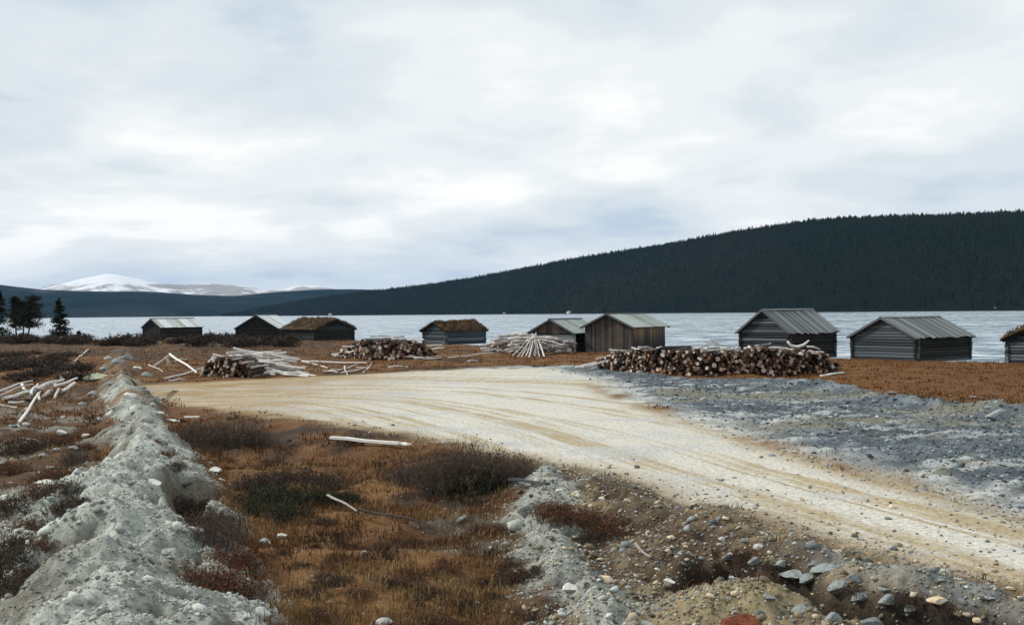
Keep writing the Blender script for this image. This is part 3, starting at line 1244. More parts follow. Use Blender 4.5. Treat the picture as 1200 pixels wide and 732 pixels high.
        top = np.stack([(xc + X * hx).ravel(), Yj.ravel(), zt.ravel()], -1)
        bot = np.stack([(xc + X * hx).ravel(), Yj.ravel(), (ridge + lift - slope * dist + 0.02).ravel()], -1)
        idx = np.arange(X.size).reshape(X.shape)
        q = np.stack([idx[:-1, :-1], idx[1:, :-1], idx[1:, 1:], idx[:-1, 1:]], -1).reshape(-1, 4)
        bd = np.concatenate([idx[:, 0], idx[-1, 1:], idx[::-1, -1][1:], idx[0, ::-1][1:]])
        sd = np.stack([bd[:-1], bd[1:], bd[1:] + X.size, bd[:-1] + X.size], -1)
        m = np_mesh('turf', np.concatenate([top, bot]), np.concatenate([q, q[:, ::-1] + X.size, sd[:, ::-1]]), smooth=True)
        t_o = link('turf', m, M['turf'], root)
        g = np.random.default_rng(seed)
        k = 5200
        u = g.uniform(0, 1, k)
        fi, fj = g.integers(0, nx, k), g.integers(0, ny, k)
        P = top.reshape(nx, ny, 3)[fi, fj] + g.normal(0, 0.05, (k, 3)) * [1, 1, 0.15]
        tone = sstep(-0.15, 0.6, nn[fi, fj] + 0.35 * g.normal(size=k))
        cc = lerp(np.broadcast_to(C(0.030, 0.024, 0.018), (k, 3)), C(0.22, 0.115, 0.045), tone)
        V, Fc, cv = grass_blades(P, g.uniform(0.08, 0.26, k), g.uniform(0.02, 0.05, k), cc, 0.8, seed)
        gm = np_mesh('roof_grass', V, Fc)
        set_col(gm, cv)
        go = link('roof_grass', gm, M['grass'], t_o)
        go['kind'] = 'stuff'
    return root


make_hut('low log hut with pale ribbed metal roof, farthest left on the shore', (189, 395.5), 4.4, 8.0, 1.75, 3.05, 52,
         roof='sheets', wall_mat='log_dark', seed=2)
make_hut('dark gabled log hut with pale metal roof, partly behind a turf roof', (325, 397.5), 6.2, 6.4, 1.7, 3.45, 24,
         roof='sheets', wall_mat='log_dark', seed=3)
make_hut('wide old log hut with shaggy turf roof beside the pale metal roof', (369, 399.5), 6.3, 7.2, 1.5, 2.75, 36,
         roof='turf', wall_mat='log_dark', mirror=True, seed=4)
make_hut('small grey log hut with rust coloured turf roof standing alone', (523, 402.5), 3.9, 6.1, 1.45, 2.35, 48,
         roof='turf', wall_mat='log_wall', seed=5)
make_hut('low hut with pale log gable, brown boarded top and open side', (672, 412.5), 4.3, 5.2, 1.75, 2.85, 28,
         walls='mixed', roof='felt', wall_mat='log_pale', seed=6)
make_hut('tall dark brown hut of upright boards with pale green grey roof', (742, 413.5), 4.75, 5.6, 2.25, 3.3, 30,
         walls='planks', roof='felt', seed=7)
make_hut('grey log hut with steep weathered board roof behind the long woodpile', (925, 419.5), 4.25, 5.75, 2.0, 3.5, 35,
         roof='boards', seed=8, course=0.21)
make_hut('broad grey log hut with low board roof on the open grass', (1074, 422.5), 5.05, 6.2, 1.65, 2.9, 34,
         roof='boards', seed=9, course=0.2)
make_hut('turf roofed log hut cut off by the right picture edge', (1284, 428.5), 5.4, 6.0, 1.5, 2.7, 26,
         roof='turf', seed=10)


# ------------------------------------------------------------------ logs
def log_mesh(seed, mats, sides=9, bend=0.5, taper=0.25, rough=0.10):
    r_ = random.Random(seed)
    nseg = 6
    ph, ph2 = r_.uniform(0, 6.28), r_.uniform(0, 6.28)
    mb = MB()
    v, f = [], []
    for j in range(nseg + 1):
        t = j / nseg
        x = t - 0.5
        rad = 1 - taper * t
        oy = bend * math.sin(t * math.pi + ph) - bend * math.sin(ph)
        oz = 0.6 * bend * math.sin(t * 2.2 * math.pi + ph2) - 0.6 * bend * math.sin(ph2)
        for i in range(sides):
            a = 2 * math.pi * i / sides
            k = rad * (1 + r_.uniform(-rough, rough))
            v.append((x, math.cos(a) * k + oy, math.sin(a) * k + oz))
    for j in range(nseg):
        for i in range(sides):
            a, b = j * sides + i, j * sides + (i + 1) % sides
            f.append((a, b, b + sides, a + sides))
    mb.add(v, f, 0)
    mb.f += [tuple(range(sides))[::-1], tuple(nseg * sides + i for i in range(sides))]
    mb.m += [1, 1]
    m = mb.mesh('log', mats)
    return m


LOGM = {
    'dark': [log_mesh(i, [M['bark_dark'], M['end']], bend=0.25, taper=0.12) for i in range(6)],
    'grey': [log_mesh(20 + i, [M['bark_grey'], M['end']], bend=0.35, taper=0.15) for i in range(5)],
    'pale': [log_mesh(40 + i, [M['bark_pale'], M['end_pale']], bend=0.7, taper=0.35) for i in range(6)],
    'pole': [log_mesh(60 + i, [M['bark_pale'], M['end_pale']], sides=7, bend=1.3, taper=0.55) for i in range(5)],
    'brown': [log_mesh(80 + i, [M['bark_grey'], M['end_pale']], sides=7, bend=1.0, taper=0.4) for i in range(4)],
}


LOGS = []


def add_log(p0, p1, r, style, label, group=None, name='log', cat='log', shown=None):
    """remember a log; build_logs() makes the objects"""
    p0, p1 = Vector(p0), Vector(p1)
    d = p1 - p0
    q = d.to_track_quat('X', 'Z') @ Quaternion((1, 0, 0), random.uniform(-0.6, 0.6))
    mid = (p0 + p1) / 2
    if shown is None:
        side = abs(d.x) + 0.35 * abs(d.z) + 0.06 * abs(d.y)
        shown = side * r
    LOGS.append(dict(mesh=random.choice(LOGM[style]), M=Matrix.LocRotScale(mid, q, Vector((d.length, r, r))), label=label,
                     group=group, name=name, cat=cat, shown=shown / mid.y ** 2))


def build_logs(limit=300):
    kept = [L for L in LOGS if L['group'] is None]
    rest = sorted([L for L in LOGS if L['group'] is not None], key=lambda L: -L['shown'])
    k = limit - len(kept)
    for L in kept + rest[:k]:
        o = bpy.data.objects.new(L['name'], L['mesh'])
        COL.objects.link(o)
        o.matrix_world = L['M']
        tag(o, L['label'], L['cat'], L['group'])
    V, Fq, mi, n = [], [], [], 0
    caps = []
    for L in rest[k:]:
        m = L['mesh']
        v = np.empty(len(m.vertices) * 3, np.float32)
        m.vertices.foreach_get('co', v)
        A = np.array(L['M'])
        v = v.reshape(-1, 3) @ A[:3, :3].T + A[:3, 3]
        V += [tuple(p) for p in v]
        for p in m.polygons:
            Fq.append(tuple(i + n for i in p.vertices))
            mi.append(MATS.index(m.materials[p.material_index]))
        n += len(v)
    m = bpy.data.meshes.new('stacked_logs')
    m.from_pydata(V, [], Fq)
    for mt in MATS:
        m.materials.append(mt)
    m.polygons.foreach_set('material_index', mi)
    m.update()
    o = link('stacked_logs', m)
    tag(o, 'smaller log ends filling the woodpiles between the larger logs', 'logs', kind='stuff')


MATS = [M['bark_dark'], M['bark_grey'], M['bark_pale'], M['end'], M['end_pale']]


def pile(front, prof, rmin, rmax, nmax, lmin, lmax, label, group, grey=0.22, seed=5, tops=None):
    """logs dropped side by side on the ground, ends towards the camera"""
    r_ = random.Random(seed)
    front = np.array(front, float)
    seg = np.hypot(*np.diff(front, axis=0).T)
    cum = np.concatenate([[0], np.cumsum(seg)])
    Lt = cum[-1]
    placed = []
    fails = 0

    def rest(s, r):
        z = r
        for (s2, z2, r2) in placed:
            ds = abs(s - s2)
            if ds < (r + r2) * 0.97:
                z = max(z, z2 + math.sqrt(max(((r + r2) * 0.97) ** 2 - ds * ds, 0)))
        return z

    while len(placed) < nmax and fails < 120:
        r = r_.uniform(rmin, rmax) if r_.random() < 0.8 else r_.uniform(rmin * 0.75, rmax * 1.2)
        best = None
        for _ in range(14):
            s = r_.uniform(0.05, Lt - 0.05)
            z = rest(s, r)
            if z + r * 0.6 > prof(s / Lt):
                continue
            if best is None or z < best[1]:
                best = (s, z)
        if best is None:
            fails += 1
            continue
        placed.append((best[0], best[1], r))
    out = []
    for (s, z, r) in placed:
        x = np.interp(s, cum, front[:, 0])
        y = np.interp(s, cum, front[:, 1])
        i = min(np.searchsorted(cum, s, side='right') - 1, len(seg) - 1)
        tx, ty = (front[i + 1] - front[i]) / seg[i]
        g = zat(x, y, False) - 0.03
        nx_, ny_ = -ty, tx
        if ny_ < 0:
            nx_, ny_ = -nx_, -ny_
        a = r_.gauss(0, 0.035)
        nx_, ny_ = nx_ + a * tx, ny_ + a * ty
        ln = r_.uniform(lmin, lmax)
        j = r_.gauss(0, 0.16)
        st = 'grey' if r_.random() < grey else 'dark'
        p0 = (x + nx_ * j, y + ny_ * j, g + z)
        p1 = (x + nx_ * (ln + j), y + ny_ * (ln + j), g + z + r_.uniform(-0.02, 0.03))
        add_log(p0, p1, r, st, label, group, shown=r * r * 4)
        out.append((s, z, r))
    return out, front, cum


def J_prof(t):
    h = np.interp(t, [0, 0.04, 0.12, 0.2, 0.3, 0.5, 0.62, 0.75, 0.88, 0.95, 1.0],
                  [0.3, 0.7, 1.1, 1.32, 1.38, 1.4, 1.35, 1.45, 1.35, 1.05, 0.45])
    return float(h) + 0.06 * math.sin(t * 19) + 0.06 * math.sin(t * 53 + 1)


Jfront = [at(700, 433), at(760, 437.5), at(830, 440), at(905, 440), at(984, 437.5)]
pile(Jfront, J_prof, 0.055, 0.11, 760, 2.2, 3.0,
     'brown bark log, cut end facing out, in the long low woodpile', 'logs of the long woodpile', seed=15)


def scatter_top(n, s0, s1, front, z0, lens, rr, style, label, group, spread=0.9, seed=3, depth=(0.2, 1.8)):
    r_ = random.Random(seed)
    front = np.array(front)
    for k in range(n):
        t = r_.uniform(s0, s1) * (len(front) - 1)
        i = min(int(t), len(front) - 2)
        p = front[i] + (front[i + 1] - front[i]) * (t - i)
        x, y = p[0], p[1] + r_.uniform(*depth)
        a = r_.gauss(0, spread)
        ln = r_.uniform(*lens) / 2
        z = zat(x, y, False) + (z0(t / (len(front) - 1)) if callable(z0) else z0) + r_.uniform(-0.03, 0.12)
        dz = r_.gauss(0, 0.06) * ln
        add_log((x - math.cos(a) * ln, y - math.sin(a) * ln, z - dz), (x + math.cos(a) * ln, y + math.sin(a) * ln, z + dz),
                r_.uniform(*rr), style, label, group)


scatter_top(24, 0.06, 0.96, Jfront, lambda t: J_prof(t) - 0.02, (0.45, 1.3), (0.035, 0.08), 'pale',
            'pale thin log thrown loosely on top of the long woodpile', 'loose tops of the long woodpile', 0.9, 21)
# tail of pale logs running out on the left of the pile
for k in range(11):
    r_ = random.Random(700 + k)
    p = at(686 + k * 4.2 + r_.uniform(-4, 4), 431.5 + r_.uniform(-3, 3))
    a = r_.gauss(0.15, 0.3)
    ln = r_.uniform(0.9, 1.9) / 2
    z = zat(*p, False) + 0.09 + 0.085 * k * r_.uniform(0.3, 1.0)
    add_log((p[0] - math.cos(a) * ln, p[1] - math.sin(a) * ln, z - 0.1), (p[0] + math.cos(a) * ln, p[1] + math.sin(a) * ln, z + 0.12),
            r_.uniform(0.06, 0.1), 'pale', 'pale log slipped down at the left end of the long woodpile',
            'slipped logs at the left end of the long woodpile')

Kfront = [at(396, 418.5), at(430, 421), at(470, 421.5), at(512, 420.5)]


def K_prof(t):
    return float(np.interp(t, [0, 0.08, 0.25, 0.45, 0.6, 0.8, 0.93, 1], [0.3, 0.65, 1.15, 1.6, 1.45, 1.5, 1.2, 0.5])) + 0.08 * math.sin(t * 31)


pile(Kfront, K_prof, 0.07, 0.14, 300, 1.8, 2.6,
     'short dark log, end on, in the round woodpile beyond the turning place', 'logs of the far round woodpile', grey=0.4, seed=25)
scatter_top(14, 0.05, 1.0, Kfront, lambda t: K_prof(t) + 0.03, (0.7, 1.6), (0.05, 0.09), 'pale',
            'pale log lying across the top of the far round woodpile', 'loose tops of the far round woodpile', 0.6, 31)
scatter_top(9, -0.02, 0.18, Kfront, lambda t: 0.15 + 2.2 * max(t, 0), (0.5, 1.1), (0.09, 0.13), 'pale',
            'pale log end at the left foot of the far round woodpile', 'left foot of the far round woodpile', 0.9, 33, (-0.3, 0.4))
scatter_top(7, 0.6, 1.0, Kfront, 0.12, (0.9, 2.0), (0.03, 0.05), 'pole',
            'bleached crooked branch lying before the far round woodpile', 'branches before the far round woodpile', 0.5, 35, (-1.6, -0.5))


def log_px(a, b, r, style, label, group=None, za=0.0, zb=0.0, name='log', cat='log'):
    """a log between two photograph pixels on the ground, its ends lifted by za and zb"""
    p, q = spot(*a), spot(*b)
    return add_log((p[0], p[1], zat(*p, False) + r * 0.85 + za), (q[0], q[1], zat(*q, False) + r * 0.85 + zb), r, style,
                   label, group, name, cat)


# --- the white pole stack on the left: dark butts to the left, long pale poles over them
Lfront = [at(236, 441.5), at(262, 443), at(296, 443)]
pile(Lfront, lambda t: float(np.interp(t, [0, 0.15, 0.4, 0.8, 1], [0.3, 0.75, 1.15, 1.05, 0.6])), 0.06, 0.12, 140, 1.6, 2.4,
     'dark log butt at the left end of the white pole stack', 'butts of the white pole stack', grey=0.35, seed=45)
r_ = random.Random(99)
for k in range(62):
    lev = k / 62.0
    x0 = r_.uniform(240, 300) + 6 * lev
    x1 = x0 + r_.uniform(30, 75)
    x1 = min(x1, 362 - 10 * lev)
    back = r_.uniform(0.2, 2.6) * (0.3 + lev)
    p, q = at(x0, 439), at(x1, 439.5)
    z = 0.10 + 1.25 * lev * r_.uniform(0.8, 1.02)
    if x0 > 285:
        z *= 0.85
    tilt = r_.gauss(-0.06, 0.13)
    dy = r_.gauss(0, 0.6)
    add_log((p[0], p[1] + back - dy, z + 0.02 - tilt + 0.1 * (1 - lev)), (q[0], q[1] + back + dy, z - 0.10 + tilt), r_.uniform(0.055, 0.115),
            'pale' if r_.random() < 0.8 else 'pole',
            'long whitish barkless pole in the loose stack on the left', 'poles of the white stack')
for k in range(8):
    x0 = r_.uniform(300, 325)
    log_px((x0, 440 - r_.uniform(0, 3)), (x0 + r_.uniform(35, 55), 440.5 - r_.uniform(-1, 3)), r_.uniform(0.06, 0.11), 'pale',
           'pale pole lying at the right foot of the white stack', 'fallen poles of the white stack', 0.05, 0.02)
log_px((193, 445), (240, 436), 0.075, 'pale', 'long bent pale branch reaching left out of the white pole stack', None, 0, 0.25)
log_px((240, 436), (252, 425), 0.06, 'pale', 'short pale branch rising from the bent one by the white stack', None, 0.25, 0.5)
log_px((198, 446.5), (214, 445.5), 0.05, 'pole', 'small pale stick under the bent branch left of the stack')
# --- the logs lying crosswise left of the stack
log_px((199, 424), (233, 440), 0.085, 'pale', 'grey white log slanting down from the pale stump block', None, 0.55, 0.05)
log_px((180, 430), (198, 423), 0.07, 'pale', 'pale log leaning left against the pale stump block', None, 0.05, 0.35)
log_px((174, 428), (192, 437), 0.05, 'pale', 'thin pale stick lying crosswise left of the stump block', None, 0.02, 0.02)
log_px((205, 426), (218, 423), 0.08, 'pale', 'short pale log behind the slanting log', None, 0.1, 0.1)
p = at(196.5, 427)
add_log((p[0], p[1], zat(*p) - 0.05), (p[0] + .02, p[1], zat(*p) + 0.62), 0.14, 'pale', 'upright pale stump block among crossed logs', None, 'stump', 'stump')
# --- loose timber between the stacks
log_px((357, 424.5), (430, 427), 0.085, 'grey', 'long grey log lying between the two left woodpiles')
log_px((354, 424), (385, 430), 0.06, 'pale', 'pale pole with reddish tip beside the long grey log')
for i, (a, b) in enumerate((((391, 436), (420, 430)), ((378, 439), (392, 434)), ((400, 438), (434, 433)), ((418, 433), (433, 434)),
                            ((380, 436), (396, 440)), ((404, 432), (408, 440)), ((425, 436), (436, 429)))):
    log_px(a, b, 0.04 + 0.008 * (i % 3), 'pole', 'crooked pale branch in the brush heap at the road edge', 'brush heap at the road edge',
           0.12 * (i % 2), 0.18 * ((i + 1) % 2), 'branch', 'branch')
for i, (a, b) in enumerate((((455, 432), (478, 430)), ((525, 420), (565, 413.5)), ((545, 418), (575, 412)), ((547, 424), (560, 422)))):
    log_px(a, b, 0.06, 'pale', 'single pale stick on the rusty grass left of the leaning poles', 'sticks on the rusty grass')

# --- pile with leaning poles
Mfront = [at(574, 414.5), at(600, 416), at(635, 416.5), at(668, 414.5)]


def M_prof(t):
    return float(np.interp(t, [0, 0.1, 0.3, 0.55, 0.75, 1], [0.45, 0.85, 1.4, 1.7, 1.45, 0.8]))


r_ = random.Random(404)
for k in range(125):
    t = r_.uniform(0.0, 1.0)
    zt = M_prof(t) * r_.uniform(0.05, 1.0)
    i = min(int(t * 3), 2)
    p = np.array(Mfront[i]) + (np.array(Mfront[i + 1]) - np.array(Mfront[i])) * (t * 3 - i)
    y = p[1] + 0.4 + r_.uniform(0, 1.6)
    a = r_.gauss(0.15 if t > 0.5 else -0.1, 0.6)
    ln = r_.uniform(1.0, 2.4) / 2 * (0.7 if t > 0.75 else 1)
    dz = r_.gauss(0.10 if t < 0.5 else -0.08, 0.09) * ln
    z = zat(p[0], y, False) + 0.1 + zt
    add_log((p[0] - math.cos(a) * ln, y - math.sin(a) * ln, max(z - dz, 0.06)), (p[0] + math.cos(a) * ln, y + math.sin(a) * ln, max(z + dz, 0.06)),
            r_.uniform(0.06, 0.12), r_.choice(['pale', 'pale', 'grey', 'brown']),
            'grey white log in the loose heap before the open hut', 'logs of the loose heap before the open hut')
apex = at(626, 416)
for i, (fx, st, rr) in enumerate(((606, 'pole', .05), (611, 'pole', .045), (616, 'pole', .06), (622, 'brown', .1), (626, 'brown', .11),
                                  (629, 'brown', .08), (632, 'pole', .05), (638, 'pale', .07), (600, 'pole', .045), (620, 'pale', .07))):
    q = at(fx, 418 - (i % 3) * 0.4)
    ax = (626 + (fx - 626) * 0.10)
    tp = at(ax, 416)
    add_log((q[0], q[1], zat(*q, False) - 0.02), (tp[0], tp[1] + 0.7, 1.55 + 0.12 * (i % 3)), rr, st,
            'upright pole leaning with others against the loose log heap', 'poles leaning against the loose heap')
log_px((566, 414.5), (606, 411), 0.09, 'pale', 'long white log sticking out left of the loose heap', None, 0.15, 0.3)
log_px((566, 416), (592, 414.5), 0.07, 'pale', 'lower white log at the left foot of the loose heap', None, 0.02, 0.1)
log_px((582, 414), (622, 411), 0.1, 'pale', 'topmost long pale log on the loose heap before the open hut', None, 0.75, 1.45)

# --- timber heap at the left picture edge
LH = 'birch log in the jumbled heap at the left picture edge'
for i, (a, b, r, za, zb, st) in enumerate((
        ((-12, 466), (38, 455), .05, .15, .35, 'pole'), ((-8, 470), (36, 459), .055, .1, .25, 'pole'),
        ((4, 470), (34, 464), .085, .05, .2, 'pale'), ((10, 472), (29, 474), .05, .0, .05, 'pale'),
        ((42, 463), (74, 455), .085, .2, .35, 'pale'), ((62, 458), (89, 452), .07, .15, .3, 'pale'),
        ((72, 461), (86, 454), .09, .05, .2, 'pale'), ((26, 455), (32, 462), .07, .15, .1, 'pale'),
        ((22, 497), (44, 468), .062, .0, .25, 'pale'), ((33, 472), (43, 462), .08, .05, .2, 'grey'),
        ((50, 466), (60, 462), .085, .0, .1, 'pale'), ((46, 470), (52, 460), .06, .0, .15, 'pole'),
        ((36, 467), (44, 458), .07, .1, .25, 'pale'), ((64, 468), (70, 460), .06, .0, .15, 'grey'),
        ((55, 460), (61, 456), .08, .2, .3, 'pale'), ((20, 462), (50, 462), .06, .1, .15, 'grey'),
        ((-14, 474), (20, 480), .06, .0, .02, 'grey'))):
    log_px(a, b, r, st, LH if i != 8 else 'crooked birch branch hanging down from the heap at left edge',
           'birch heap at the left edge' if i != 8 else None, za, zb)
for i in range(9):   # pale sticks in the gully that runs along the bank
    x = 60 + i * 4.6
    y = 455 - i * 5.0
    log_px((x, y), (x + 4.5 + (i % 3), y - 4.5), 0.07, 'pale', 'pale stick lying in the gully left of the spoil bank', 'sticks in the gully')
# --- boards and single branches
def board(a, b, w, th, label, mat='board_white', lift=0.0, lift2=None):
    p, q = spot(*a), spot(*b)
    z0, z1 = zat(*p) + th / 2 + 0.03 + lift, zat(*q) + th / 2 + 0.03 + (lift if lift2 is None else lift2)
    d = Vector((q[0] - p[0], q[1] - p[1], z1 - z0))
    mb = MB()
    n = 5
    r2 = random.Random(int(a[0]))
    for s in range(n):
        pass
    xs = np.linspace(-0.5, 0.5, n)
    v = []
    for x in xs:
        k = 1 + r2.uniform(-.06, .06)
        oz = r2.uniform(-.2, .2) * th
        L = d.length
        v += [(x * L, -w / 2 * k, -th / 2 + oz), (x * L, w / 2 * k, -th / 2 + oz), (x * L, w / 2 * k, th / 2 + oz), (x * L, -w / 2 * k, th / 2 + oz)]
    f = [(0, 1, 2, 3), tuple(4 * (n - 1) + i for i in (3, 2, 1, 0))]
    for s in range(n - 1):
        for i in range(4):
            a0, b0 = s * 4 + i, s * 4 + (i + 1) % 4
            f.append((a0, a0 + 4, b0 + 4, b0))
    mb.add(v, f)
    o = link('board', mb.mesh('board', [M[mat]]))
    o.rotation_mode = 'QUATERNION'
    o.rotation_quaternion = d.to_track_quat('X', 'Z')
    o.location = ((p[0] + q[0]) / 2, (p[1] + q[1]) / 2, (z0 + z1) / 2)
    tag(o, label, 'board')


board((173, 459), (205, 457.8), 0.22, 0.06, 'short white board lying on dry grass left of the road')
board((388, 519), (468, 526.5), 0.13, 0.07, 'long white board in the heath below the road edge', lift=0.1)
board((472, 526), (480, 527.5), 0.12, 0.05, 'stub of white board just right of the long white one', lift=0.1)
board((597, 570), (642, 576), 0.09, 0.05, 'grey plank end sticking out of the bushes', 'trim', lift=0.12)
board((872, 441.5), (985, 437.5), 0.1, 0.05, 'narrow pale board lying at the right foot of the long woodpile') if False else None
board((962, 440.5), (988, 438.5), 0.16, 0.07, 'short pale board lying at the right foot of the long woodpile')
board((217, 493), (233, 493.5), 0.08, 0.05, 'small grey board lying behind the left bush', lift=0.1)
log_px((384, 594), (420, 607), 0.028, 'brown', 'upper half of a thin grey branch fallen in the heath', None, 0.22, 0.15, 'branch', 'branch')
log_px((420, 607), (503, 624), 0.026, 'brown', 'long thin grey branch fallen in the heath', None, 0.15, 0.15, 'branch', 'branch')
log_px((745, 642), (763, 658), 0.028, 'brown', 'short brown stick on the stony bank', None, 0.05, 0.05, 'branch', 'branch')
log_px((202, 622), (201, 625), 0.007, 'brown', 'small dead twig standing up on the spoil bank', None, 0.3, 0.0, 'branch', 'branch')

# the pale driftwood on top of the long woodpile
def tube(name, pts, radii, mat, label, cat):
    sides = 7
    mb = MB()
    v, f = [], []
    P = [Vector(p) for p in pts]
    for j, p in enumerate(P):
        d = (P[min(j + 1, len(P) - 1)] - P[max(j - 1, 0)]).normalized()
        q = d.to_track_quat('X', 'Z')
        for i in range(sides):
            a = 2 * math.pi * i / sides
            v.append(p + q @ Vector((0, math.cos(a), math.sin(a))) * radii[j])
    for j in range(len(P) - 1):
        for i in range(sides):
            a, b = j * sides + i, j * sides + (i + 1) % sides
            f.append((a, b, b + sides, a + sides))
    f += [tuple(range(sides))[::-1], tuple((len(P) - 1) * sides + i for i in range(sides))]
    mb.add(v, f)
    o = link(name, mb.mesh(name, [mat], True))
    tag(o, label, cat)
    return o


def P3(px, py, Y):
    return tuple(at_y(px, py, Y))


tube('driftwood', [P3(923, 400, 58), P3(927, 405, 58.1), P3(934, 406.5, 58.3), P3(942, 404, 58.2), P3(948, 398.5, 58.2)],
     [0.06, 0.08, 0.09, 0.08, 0.04], M['bark_pale'], 'bleached forked driftwood on top of the long woodpile', 'driftwood')
tube('driftwood', [P3(946, 406, 58.4), P3(953, 406.5, 58.5), P3(961, 409.5, 58.4)], [0.05, 0.07, 0.05], M['bark_pale'],
     'small bleached piece of driftwood right of the forked one', 'driftwood')
for i, (a, b) in enumerate((((822, 405), (836, 400)), ((828, 402), (850, 404)), ((838, 401), (856, 407)), ((841, 399), (841.5, 390)),
                            ((824, 399), (842, 404)), ((833, 398), (846, 400)))):
    p, q = P3(a[0], a[1], 57.6 + 0.2 * i), P3(b[0], b[1], 57.7 + 0.2 * i)
    add_log(p, q, 0.03 if i != 3 else 0.018, 'pole', 'dry branch in the small brush tuft crowning the long woodpile',
            'brush on the long woodpile', 'branch', 'branch')

build_logs()


# ------------------------------------------------------------------ trees and shrubs
def prisms(P0, P1, r0, r1):
    """three-sided open prisms between point arrays"""
    d = P1 - P0
    d = d / (np.linalg.norm(d, axis=1, keepdims=True) + 1e-9)
    ref = np.where(np.abs(d[:, 2:3]) > 0.9, [[1.0, 0, 0]], [[0, 0, 1.0]])
    a = np.cross(d, ref)
    a /= np.linalg.norm(a, axis=1, keepdims=True) + 1e-9
    b = np.cross(d, a)
    V = []
    for P, r in ((P0, r0), (P1, r1)):
        for k in range(3):
            an = 2 * math.pi * k / 3
            V.append(P + (a * math.cos(an) + b * math.sin(an)) * r[:, None])
    V = np.stack(V, 1).reshape(-1, 3)
    o = (np.arange(len(P0)) * 6)[:, None]
    F_ = []
    for k in range(3):
        k2 = (k + 1) % 3
        F_ += [o + [k, k2, 3 + k2], o + [k, 3 + k2, 3 + k]]
    return V, np.concatenate(F_)


def leaf_tris(P, size, g, flat=1.0):
    n = len(P)
    u = g.normal(size=(n, 3))
    u[:, 2] *= flat
    u /= np.linalg.norm(u, axis=1, keepdims=True)
    w = np.cross(u, g.normal(size=(n, 3)))
    w /= np.linalg.norm(w, axis=1, keepdims=True) + 1e-9
    s = size[:, None]
    V = np.stack([P - w * s * 0.45, P + w * s * 0.45, P + u * s], 1).reshape(-1, 3)
    return V, np.arange(n * 3).reshape(-1, 3)


def shrub_meshes(seed, nst=90, h=0.9, spread=1.1, nleaf=900, leaf=0.03, twig_c=(0.085, 0.066, 0.056),
                 leaf_c=((0.06, 0.04, 0.02), (0.15, 0.085, 0.035)), stem_r=0.008):
    g = np.random.default_rng(seed)
    bx = g.normal(0, spread * 0.30, nst)
    by = g.normal(0, spread * 0.30, nst)
    rad = np.hypot(bx, by) / spread
    hh = h * (0.55 + 0.45 * g.uniform(0, 1, nst)) * np.clip(1.1 - 0.75 * rad, 0.25, 1)
    base = np.stack([bx, by, np.full(nst, -0.08)], -1)
    out = np.stack([bx, by, np.zeros(nst)], -1) / (np.hypot(bx, by)[:, None] + 0.1)
    lean = out * g.uniform(0.1, 0.5, nst)[:, None] + g.normal(0, 0.16, (nst, 3)) * [1, 1, 0]
    m1 = base + np.stack([lean[:, 0] * hh * 0.4, lean[:, 1] * hh * 0.4, hh * 0.5], -1)
    tip = base + np.stack([lean[:, 0] * hh, lean[:, 1] * hh, hh], -1)
    S0, S1 = [base, m1], [m1, tip]
    R0, R1 = [np.full(nst, stem_r), np.full(nst, stem_r * 0.7)], [np.full(nst, stem_r * 0.7), np.full(nst, stem_r * 0.3)]
    tips = [tip]
    for k in range(4):
        t = g.uniform(0.25, 0.95, nst)[:, None]
        s = np.where(t < 0.5, base + (m1 - base) * t * 2, m1 + (tip - m1) * (t - 0.5) * 2)
        e = s + g.normal(0, 0.17 * h, (nst, 3)) + np.array([0, 0, 0.14 * h])
        S0.append(s)
        S1.append(e)
        R0.append(np.full(nst, stem_r * 0.55))
        R1.append(np.full(nst, stem_r * 0.25))
        tips.append(e)
    V, Fc = prisms(np.concatenate(S0), np.concatenate(S1), np.concatenate(R0), np.concatenate(R1))
    ms = np_mesh('stem', V, Fc)
    n = len(V)
    set_col(ms, C(*twig_c) * np.repeat(g.uniform(0.6, 1.5, n // 6), 6)[:, None])
    ms.materials.append(M['twig'])
    T = np.concatenate(tips + [m1])
    P = T[g.integers(0, len(T), nleaf)] + g.normal(0, 0.05, (nleaf, 3)) * h
    P[:, 2] = np.maximum(P[:, 2], 0.0)
    V, Fc = leaf_tris(P, leaf * g.uniform(0.6, 1.5, nleaf), g)
    ml = np_mesh('foliage', V, Fc)
    c = lerp(np.broadcast_to(C(*leaf_c[0]), (nleaf, 3)), C(*leaf_c[1]), g.uniform(0, 1, nleaf) ** 1.4)
    set_col(ml, np.repeat(c, 3, 0))
    ml.materials.append(M['leaf'])
    return ms, ml


SHRUB = {
    'bare': [shrub_meshes(300 + i, 150, 0.85, 1.1, 900, 0.032) for i in range(3)],
    'green': [shrub_meshes(320 + i, 120, 0.55, 1.1, 5200, 0.03, leaf_c=((0.010, 0.014, 0.006), (0.042, 0.048, 0.016)))
              for i in range(2)],
    'heather': [shrub_meshes(340 + i, 110, 0.4, 0.9, 1600, 0.03, leaf_c=((0.03, 0.020, 0.013), (0.085, 0.05, 0.024)))
                for i in range(3)],
    'far': [shrub_meshes(360 + i, 60, 1.0, 1.6, 800, 0.12, twig_c=(0.05, 0.035, 0.03),
                         leaf_c=((0.025, 0.018, 0.014), (0.065, 0.045, 0.03)), stem_r=0.02) for i in range(3)],
    'rust': [shrub_meshes(380 + i, 90, 0.4, 0.8, 1500, 0.028, leaf_c=((0.07, 0.024, 0.012), (0.20, 0.075, 0.022)))
             for i in range(2)],
}


